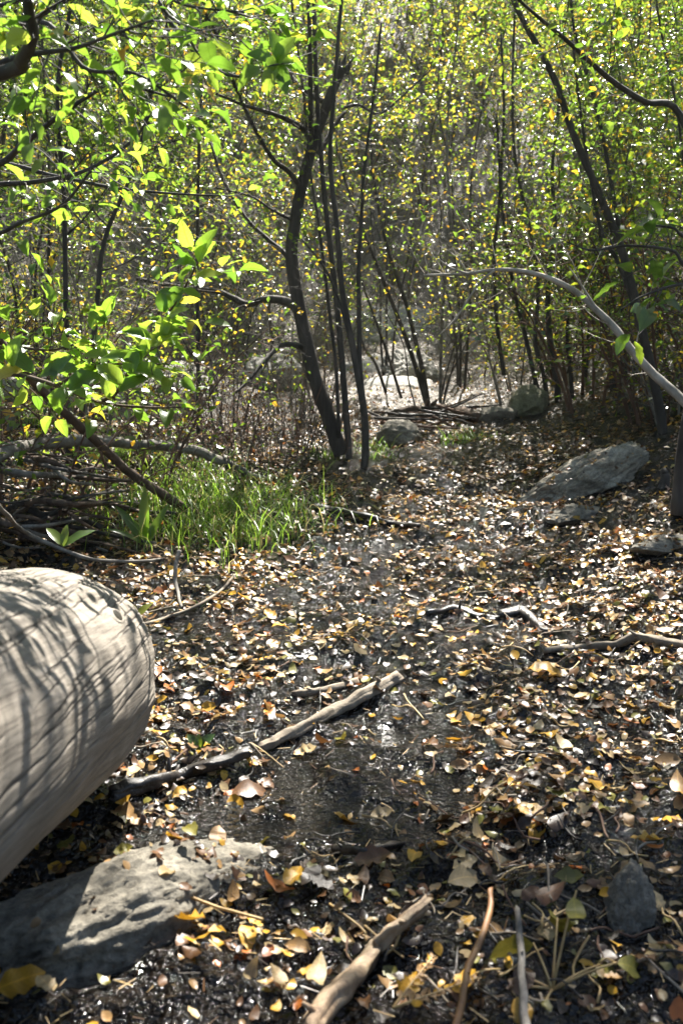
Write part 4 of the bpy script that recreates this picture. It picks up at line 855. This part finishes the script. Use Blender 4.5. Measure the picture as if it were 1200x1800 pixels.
# small twigs on the ground
tw_kinds = [('straw', 'straw coloured'), ('dead', 'bleached'), ('wet_wood', 'wet black'), ('bark_red', 'reddish brown')]
for i in range(150):
    px, py = rg.uniform(220, 1190), 940 + 840 * rg.random() ** 1.0
    if px < 520 and py > 1380: px += 450
    c0 = G(px, py); a = rg.uniform(0, 6.28); ln = rg.uniform(.04, .16) * (.7 + .12 * c0[1]); pts = []
    for t in (-.5, -.17, .17, .5):
        x, y = c0[0] + math.cos(a) * ln * t + rg.normal(0, .006), c0[1] + math.sin(a) * ln * t + rg.normal(0, .006); pts.append((x, y, float(h(x, y)) + .012 + rg.uniform(0, .012), rg.uniform(.0012, .0032)))
    p = spline(pts, 8); b = p[0, :3].copy(); m_, w_ = tw_kinds[int(rg.integers(4))]
    o = MB().tube(p[:, :3], p[:, 3], 5, .1).build('twig', M[m_], None, b, b.tolist())
    tag(o, w_ + (' long' if ln > .12 else ' short') + ' twig on the ground ' + near(px, py), 'twig', 'twigs scattered on the ground')

# ------------------------------------------------------------------ grass and broad leaved plants
def blades(name, centres, n, hgt, spread, seed, w=.0045):
    rg = np.random.default_rng(seed); V, F, VA = [], [], []; k = 0
    for (cx, cy_) in centres:
        for i in range(n):
            x, y = cx + rg.normal(0, spread), cy_ + rg.normal(0, spread); z = float(h0(x, y)); a = rg.uniform(0, 6.28); L = hgt * rg.uniform(.4, 1.15); bend = rg.uniform(.5, 1.9)
            d = np.array([math.cos(a), math.sin(a), 0]); s = np.array([-d[1], d[0], 0]); va = rg.random()
            p = np.array([x, y, z - .02]); ang = rg.uniform(.02, .25)
            for t in range(5):
                ww = w * (1 - (t / 4) ** 1.6) + .0003; V += [p - s * ww, p + s * ww]; VA += [va, va]
                p = p + (d * math.sin(ang) + np.array([0, 0, 1]) * math.cos(ang)) * L / 4; ang += bend * .55
            for t in range(4): b_ = k + t * 2; F.append([b_, b_ + 1, b_ + 3, b_ + 2])
            k += 10
    return np.array(V), np.array(F), np.array(VA)
cen = []
for px, py in [(330, 905), (360, 920), (395, 925), (430, 905), (460, 890), (480, 900), (505, 880), (420, 935), (380, 940), (450, 930), (520, 900), (350, 880), (400, 880), (300, 905), (400, 955), (335, 955), (490, 925), (210, 900), (370, 850), (300, 860), (420, 850)]:
    p = G(px - 22, py); cen.append((p[0], p[1]))
V, F, VA = blades('grass', cen, 66, .42, .22, 5, .0026)
o = mesh_obj('grass', V, F, M['grass'], var=VA); tag(o, 'long bright green grass arching at the edge of the mud', 'grass', kind='stuff')
for i, (pts, n, hh, lab) in enumerate([([(820, 772), (845, 768), (800, 776)], 70, .22, 'small dense green grass tuft on the far path'), ([(668, 800), (655, 792)], 50, .22, 'grass tuft at the foot of the slim forking tree'),
                                      ([(60, 740), (110, 745)], 50, .4, 'grass tuft behind the fallen branch at left'), ([(560, 800), (580, 806)], 40, .2, 'short grass tuft at the foot of the crooked trunk'),
                                      ([(190, 800), (250, 805), (310, 815), (150, 790)], 60, .35, 'loose grass tuft under the fallen branch')]):
    cc = [tuple(G(a, b2)[:2]) for a, b2 in pts]; V, F, VA = blades('g', cc, n, hh, .07, 50 + i); b = np.array([*cc[0], float(h(*cc[0]))])
    o = mesh_obj('grass_tuft', V - b, F, M['grass'], None, b.tolist(), var=VA); tag(o, lab, 'grass')
def broad_plant(name, label, base, lv, seed, m='leaf_green', width=.5, cat='plant'):
    root = thing(name, label, cat, base); rg = np.random.default_rng(seed)
    for az, el, ln, wd in lv:
        d = np.array([math.cos(az) * math.cos(el), math.sin(az) * math.cos(el), math.sin(el)]); tv, tf = leaf_template(9, width * wd, .35, -.30, .08, int(rg.integers(99)))
        n = nrm(np.array([0, -.5, 1.0]) if el < 1.0 else np.array([0, -1, .3])); Rm = frames(d[None], n[None])[0]
        v = (ln * tv) @ Rm.T; o = mesh_obj('leaf', v, tf, M[m], root)
        mb = MB().tube(np.array([(0, 0, -.02), (0, 0, 0), d * ln * .12]), [.003, .003, .002], 5)
    return root
b = G(258, 955); b = b + np.array([0, 0, .0])
broad_plant('dock_plant', 'broad leaved green dock plant standing in front of the grass', b + np.array([0, -.05, 0]), [(1.7, 1.45, .30, .36), (2.6, .85, .28, .36), (.6, 1.0, .25, .32), (3.4, .55, .22, .32), (5.2, 1.25, .19, .36)], 3, 'leaf_lime_lit')  # brightened leaf colour lifts the plant out of its shade
b = G(105, 985); broad_plant('seedling', 'small green seedling in the dark gap above the log', P(112, 960, 3.3), [(2.6, .7, .10, .7), (.5, .5, .12, .7), (1.5, 1.1, .08, .7)], 4)
broad_plant('sprout', 'bright green sprout in the mud right of the log', G(348, 1318), [(.4, .75, .065, 1.1), (2.7, .95, .055, 1.1), (1.5, 1.2, .045, 1.1)], 5)
broad_plant('sprout', 'yellow green sprout behind the rounded log end', G(240, 1085), [(.6, .7, .085, .8), (2.2, .8, .07, .8), (3.4, .5, .06, .9)], 6, 'leaf_yellow')
broad_plant('sprout', 'small green sprout beside the long thin twig', G(350, 1068), [(.6, .6, .05, 1), (2.6, .6, .05, 1)], 7)
# withered plant in right foreground
wb_ = G(970, 1740); wp = thing('withered_plant', 'withered olive plant with curled drooping leaves in the right foreground', 'plant', wb_); rgw = np.random.default_rng(8)
for k, (az, el, ln, st) in enumerate([(2.0, .9, .085, .10), (1.3, .7, .10, .15), (.5, .3, .09, .12), (2.9, .2, .075, .06), (.1, .5, .07, .14), (4.2, .3, .08, .05), (1.0, 1.0, .075, .18), (2.4, .1, .09, .10)]):
    d = np.array([math.cos(az) * math.cos(el), math.sin(az) * math.cos(el), math.sin(el)]); q = np.array([d * st * t + np.array([0, 0, -.02 * t * t]) for t in np.linspace(0, 1, 5)])
    MB().tube(q, np.linspace(.003, .0018, 5), 5).build('stem', M['straw'], wp)
    ld = nrm(d * .8 + np.array([rgw.normal(0, .3), rgw.normal(0, .3), -.75])); leaf_obj('leaf', leaf_proto('dry', k % 6, LIT['olive']), q[-1], frames(ld[None], nrm(rgw.normal(0, .4, 3) + np.array([0, -.5, .8]))[None])[0], ln, wp)
# dry frond at the bottom
fb = G(690, 1790); fr = thing('dry_frond', 'straw coloured dried fern frond lying at the bottom edge', 'frond', fb)
for k, (a, ln) in enumerate([(.35, .17), (1.0, .15)]):
    d = np.array([math.cos(a), math.sin(a), .12]); q = np.array([d * ln * t + np.array([0, 0, .02]) for t in np.linspace(0, 1, 6)])
    MB().tube(q, np.linspace(.003, .0012, 6), 5).build('stem', M['straw'], fr)
    for t in np.linspace(.2, 1, 13):
        for s in (-1, 1):
            ld = nrm(d + s * np.array([-d[1], d[0], .1]) * 1.1); leaf_obj('leaflet', leaf_proto('dry', int(rg.integers(6)), LIT['golden' if rg.random() < .3 else 'tan']), d * ln * t + np.array([0, 0, .02]), frames(ld[None], nrm(np.array([[rg.normal(0, .5), rg.normal(0, .5), 1.0]])))[0], .022 * (1.2 - t * .7) * rg.uniform(.6, 1.3), fr)

# ------------------------------------------------------------------ fallen leaves
rg = np.random.default_rng(123)
def scatter(y0, y1, dens, extra):
    yv = []; xv = []
    for ya in np.arange(y0, y1, .1):
        hw = .40 * (ya + .1) + extra; n = rg.poisson(dens * .1 * hw * 2); yv.append(rg.uniform(ya, ya + .1, n)); xv.append(rg.uniform(-hw, hw, n))
    return np.concatenate(xv), np.concatenate(yv)
xa, ya = scatter(1.1, 5.0, 1450, .85); xb, yb_ = scatter(5.0, 10.0, 950, .9); xd, yd = scatter(10, 15, 420, .9)
lx = np.r_[xa, xb, xd]; ly = np.r_[ya, yb_, yd]
# patchy: fewer in the wettest places
w = fbm(np.stack([lx * 1.6, ly * 1.6, lx * 0], -1), 61, 3); wet = np.exp(-((lx - xc(ly)) / .55) ** 2) * sstep(7.5, 5, ly)
keep = rg.random(len(lx)) < np.clip(.85 + .75 * w - .44 * wet, .10, 1); lx, ly = lx[keep], ly[keep]
nL = len(lx); lz = h(lx, ly) + .003 + rg.exponential(.006, nL)
size = np.clip(rg.lognormal(-3.52, .42, nL), .011, .075)
e = .02; sx_ = (h(lx + e, ly) - h(lx - e, ly)) / (2 * e); sy_ = (h(lx, ly + e) - h(lx, ly - e)) / (2 * e)
nn = nrm(np.c_[-sx_ * .7, -sy_ * .7, np.ones(nL)] + rg.normal(0, .19, (nL, 3))); az = rg.uniform(0, 6.28, nL); dd = np.c_[np.cos(az), np.sin(az), np.zeros(nL)]
from mathutils.bvhtree import BVHTree
gone = np.zeros(nL, bool)
for ro in [q for q in COL.objects if q.type == 'MESH' and q.get('category') == 'rock' and q.location.y < 8]:
    vv = np.array([v_.co[:] for v_ in ro.data.vertices]) + np.array(ro.location); bt = BVHTree.FromPolygons(vv.tolist(), [tuple(p_.vertices) for p_ in ro.data.polygons])
    lo, hi = vv.min(0), vv.max(0)
    for i in np.where((lx > lo[0]) & (lx < hi[0]) & (ly > lo[1]) & (ly < hi[1]))[0]:
        hit, hn, _, _ = bt.ray_cast(Vector((lx[i], ly[i], hi[2] + .1)), Vector((0, 0, -1)))
        if hit is None or hit.z < lz[i] - .01: continue
        if rg.random() > .5 * (hn.z > .6): gone[i] = True
        else: lz[i] = hit.z + .004; nn[i] = nrm(np.array(hn) + rg.normal(0, .15, 3))
k_ = ~gone; lx, ly, lz, size, nn, az, dd = lx[k_], ly[k_], lz[k_], size[k_], nn[k_], az[k_], dd[k_]; nL = len(lx)
dd = nrm(dd - nn * np.sum(dd * nn, 1)[:, None]); Rm = frames(dd, nn); pos = np.c_[lx, ly, lz] - dd * size[:, None] * .5
weights = np.array([.17, .14, .11, .23, .24, .08, .03]); ci = np.where(ly > 4.2 + rg.normal(0, .7, nL), rg.choice(7, nL, p=[.20, .05, .16, .33, .18, .05, .03]), rg.choice(7, nL, p=weights))
# leaves sitting on the slab rock
px, py, dep = project(pos); ap = size * FPX / dep
vis = (px > 10) & (px < 1190) & (py > 20) & (py < 1790); under = (px < 300 - (py - 1250) * .9) & (py > 990) & (py < 1600)
cand = np.where(vis & ~under)[0]; idx = cand[np.argsort(-ap[cand])][:270]
rest = np.ones(nL, bool); rest[idx] = False
CW = {'tan': 'tan brown', 'pale': 'pale cream', 'golden': 'golden yellow', 'brown': 'dull brown', 'dark': 'dark wet', 'olive': 'olive green', 'orange': 'orange'}
for i in idx:
    o = leaf_obj('fallen_leaf', leaf_proto('dry', int(rg.integers(6)), LIT[LITN[ci[i]]]), pos[i], Rm[i], size[i])
    tag(o, ('large ' if size[i] > .05 else 'small ' if size[i] < .036 else '') + CW[LITN[ci[i]]] + ' fallen leaf ' + near(px[i], py[i]), 'leaf', 'fallen leaves strewn over the mud')
near_m = rest & (ly < 5.0); far_m = rest & (ly >= 5.0)
k = rg.integers(0, 3, nL)
mats = [LIT[q] for q in LITN]
def mixed_mass(name, mask, tpls):
    """one litter object out of several leaf shapes"""
    V, F, MI, VA = [], [], [], []; n0 = 0; ids = np.where(mask)[0]; which = rg.integers(0, len(tpls), len(ids))
    for q, (tv, tf) in enumerate(tpls):
        s = ids[which == q]; v = pos[s][:, None] + size[s][:, None, None] * np.einsum('nij,kj->nki', Rm[s], tv)
        V.append(v.reshape(-1, 3)); F.append((tf[None] + (np.arange(len(s)) * len(tv))[:, None, None]).reshape(-1, 4) + n0); n0 += len(s) * len(tv)
        MI.append(np.repeat(ci[s], len(tf))); VA.append(np.repeat(rg.random(len(s)), len(tv)))
    return mesh_obj(name, np.vstack(V), np.vstack(F), mats, matidx=np.concatenate(MI), var=np.concatenate(VA))
DRY_M = [leaf_template(7, .52 + .05 * (q % 3), .36 * math.sin(q * 1.7), .6 * math.cos(q * 2.3), .22, 40 + q) for q in range(6)]
o = mixed_mass('leaf_litter', near_m, DRY_M); tag(o, 'carpet of fallen leaves over the near wet mud', 'leaf litter', kind='stuff')
o = mixed_mass('leaf_litter', far_m, DRY_M[:2] + [L_LO]); tag(o, 'carpet of dry leaves covering the far path and banks', 'leaf litter', kind='stuff')
# hand placed leaves
for px_, py_, ln, cname, az_, lab, lift in [
    (40, 1768, .085, 'golden', .5, 'large bright yellow leaf at the bottom left corner', .05), (82, 1772, .05, 'pale', 2.4, 'round pink cream leaf beside the yellow corner leaf', .05),
    (125, 1668, .05, 'tan', 1.9, 'round peach tan leaf on the lower slab rock', .07), (75, 1708, .06, 'golden', .1, 'narrow yellow leaf on the lower slab rock', .06),
    (220, 1572, .042, 'olive', .3, 'small olive leaf lying on the slab rock', .10), (335, 1530, .06, 'olive', 2.2, 'long olive leaf hooked on the slab rock ridge', .10),
    (955, 1185, .12, 'golden', -.3, 'large golden leaf on the shaded mud at right', .02), (1042, 1110, .07, 'olive', -1.1, 'pale green upright leaf on the right bank', .03),
    (910, 1046, .07, 'orange', .1, 'bright orange leaf in the middle distance', .02), (515, 1565, .06, 'golden', 1.0, 'curled golden leaf right of the slab rock', .03),
    (670, 1445, .06, 'pale', .3, 'pale cream leaf standing out on black mud in the foreground', .02), (728, 1515, .06, 'golden', 1.3, 'folded yellow leaf in the middle foreground', .02),
    (400, 1215, .08, 'orange', 1.9, 'curled red brown leaf right of the log end', .02), (655, 1525, .085, 'brown', 0.0, 'pinkish brown pointed leaf in the middle foreground', .02),
    (820, 1555, .09, 'pale', .3, 'large pale grey leaf on the glistening mud', .02), (440, 1405, .10, 'brown', .2, 'large brown leaf just above the slab rock', .03),
    (215, 1445, .09, 'tan', 2.4, 'big tan curled leaf between log and slab rock', .03), (580, 878, .09, 'golden', 0.1, 'golden leaf by the black stick across the path', .03),
    (1085, 975, .08, 'orange', .4, 'rust red leaf on the right bank', .03), (1190, 1400, .08, 'tan', 1.4, 'peach leaf at the right edge of the frame', .03),
    (8, 1108, .045, 'golden', .2, 'small yellow leaf resting on top of the log', 0)]:
    g = G(px_, py_) if lift else P(px_, py_, 2.02); dirv = np.array([math.cos(az_), math.sin(az_), .08]); nv_ = nrm(np.array([rg.normal(0, .2), -.35, 1]))
    o = leaf_obj('fallen_leaf', leaf_proto('dry', int(rg.integers(6)), LIT[cname]), g + np.array([0, 0, lift]) - dirv * ln * .5, frames(dirv[None], nv_[None])[0], ln); tag(o, lab, 'leaf', 'fallen leaves strewn over the mud')
# fine debris: needles and crumbs between the leaves
n = 7000; hw = rg.uniform(-1, 1, n); dy = 1.2 + 6.5 * rg.random(n) ** 1.4; dx = hw * (.4 * dy + .3); a = rg.uniform(0, 6.28, n)
dv = np.c_[np.cos(a), np.sin(a), rg.normal(0, .15, n)]; nv2 = nrm(np.c_[rg.normal(0, .4, n), rg.normal(0, .4, n), np.ones(n)])
sl = (np.array([(-.03, 0, 0), (.03, 0, 0), (.02, 1, .1), (-.02, 1, .1)]), np.array([[0, 1, 2, 3]]))
o = leaf_mass('plant_debris', np.c_[dx, dy, h(dx, dy) + .006 + rg.exponential(.004, n)], frames(dv, nv2), rg.uniform(.01, .045, n), sl, [M['straw'], LIT['dark'], LIT['brown'], LIT['dark']], matidx=rg.integers(0, 4, n), rng=rg)
tag(o, 'fine straw and leaf crumbs scattered between the fallen leaves', 'debris', kind='stuff')

# ------------------------------------------------------------------ sunlit dusty air over the stream bed
bm = bmesh.new(); bmesh.ops.create_cube(bm, size=1.0); me = bpy.data.meshes.new('haze'); bm.to_mesh(me); bm.free()
hz = bpy.data.objects.new('haze', me); COL.objects.link(hz); hz.scale = (160, 80, 25); hz.location = (0, 26, 11); hz['kind'] = 'stuff'
hm = bpy.data.materials.new('haze'); hm.use_nodes = True; ht = hm.node_tree; ht.nodes.clear()
ho = ht.nodes.new('ShaderNodeOutputMaterial'); hv = ht.nodes.new('ShaderNodeVolumePrincipled'); ht.links.new(hv.outputs[0], ho.inputs['Volume'])
hv.inputs['Density'].default_value = 0.0005; hv.inputs['Color'].default_value = (.95, .95, .93, 1); hv.inputs['Anisotropy'].default_value = 0.35
me.materials.append(hm)
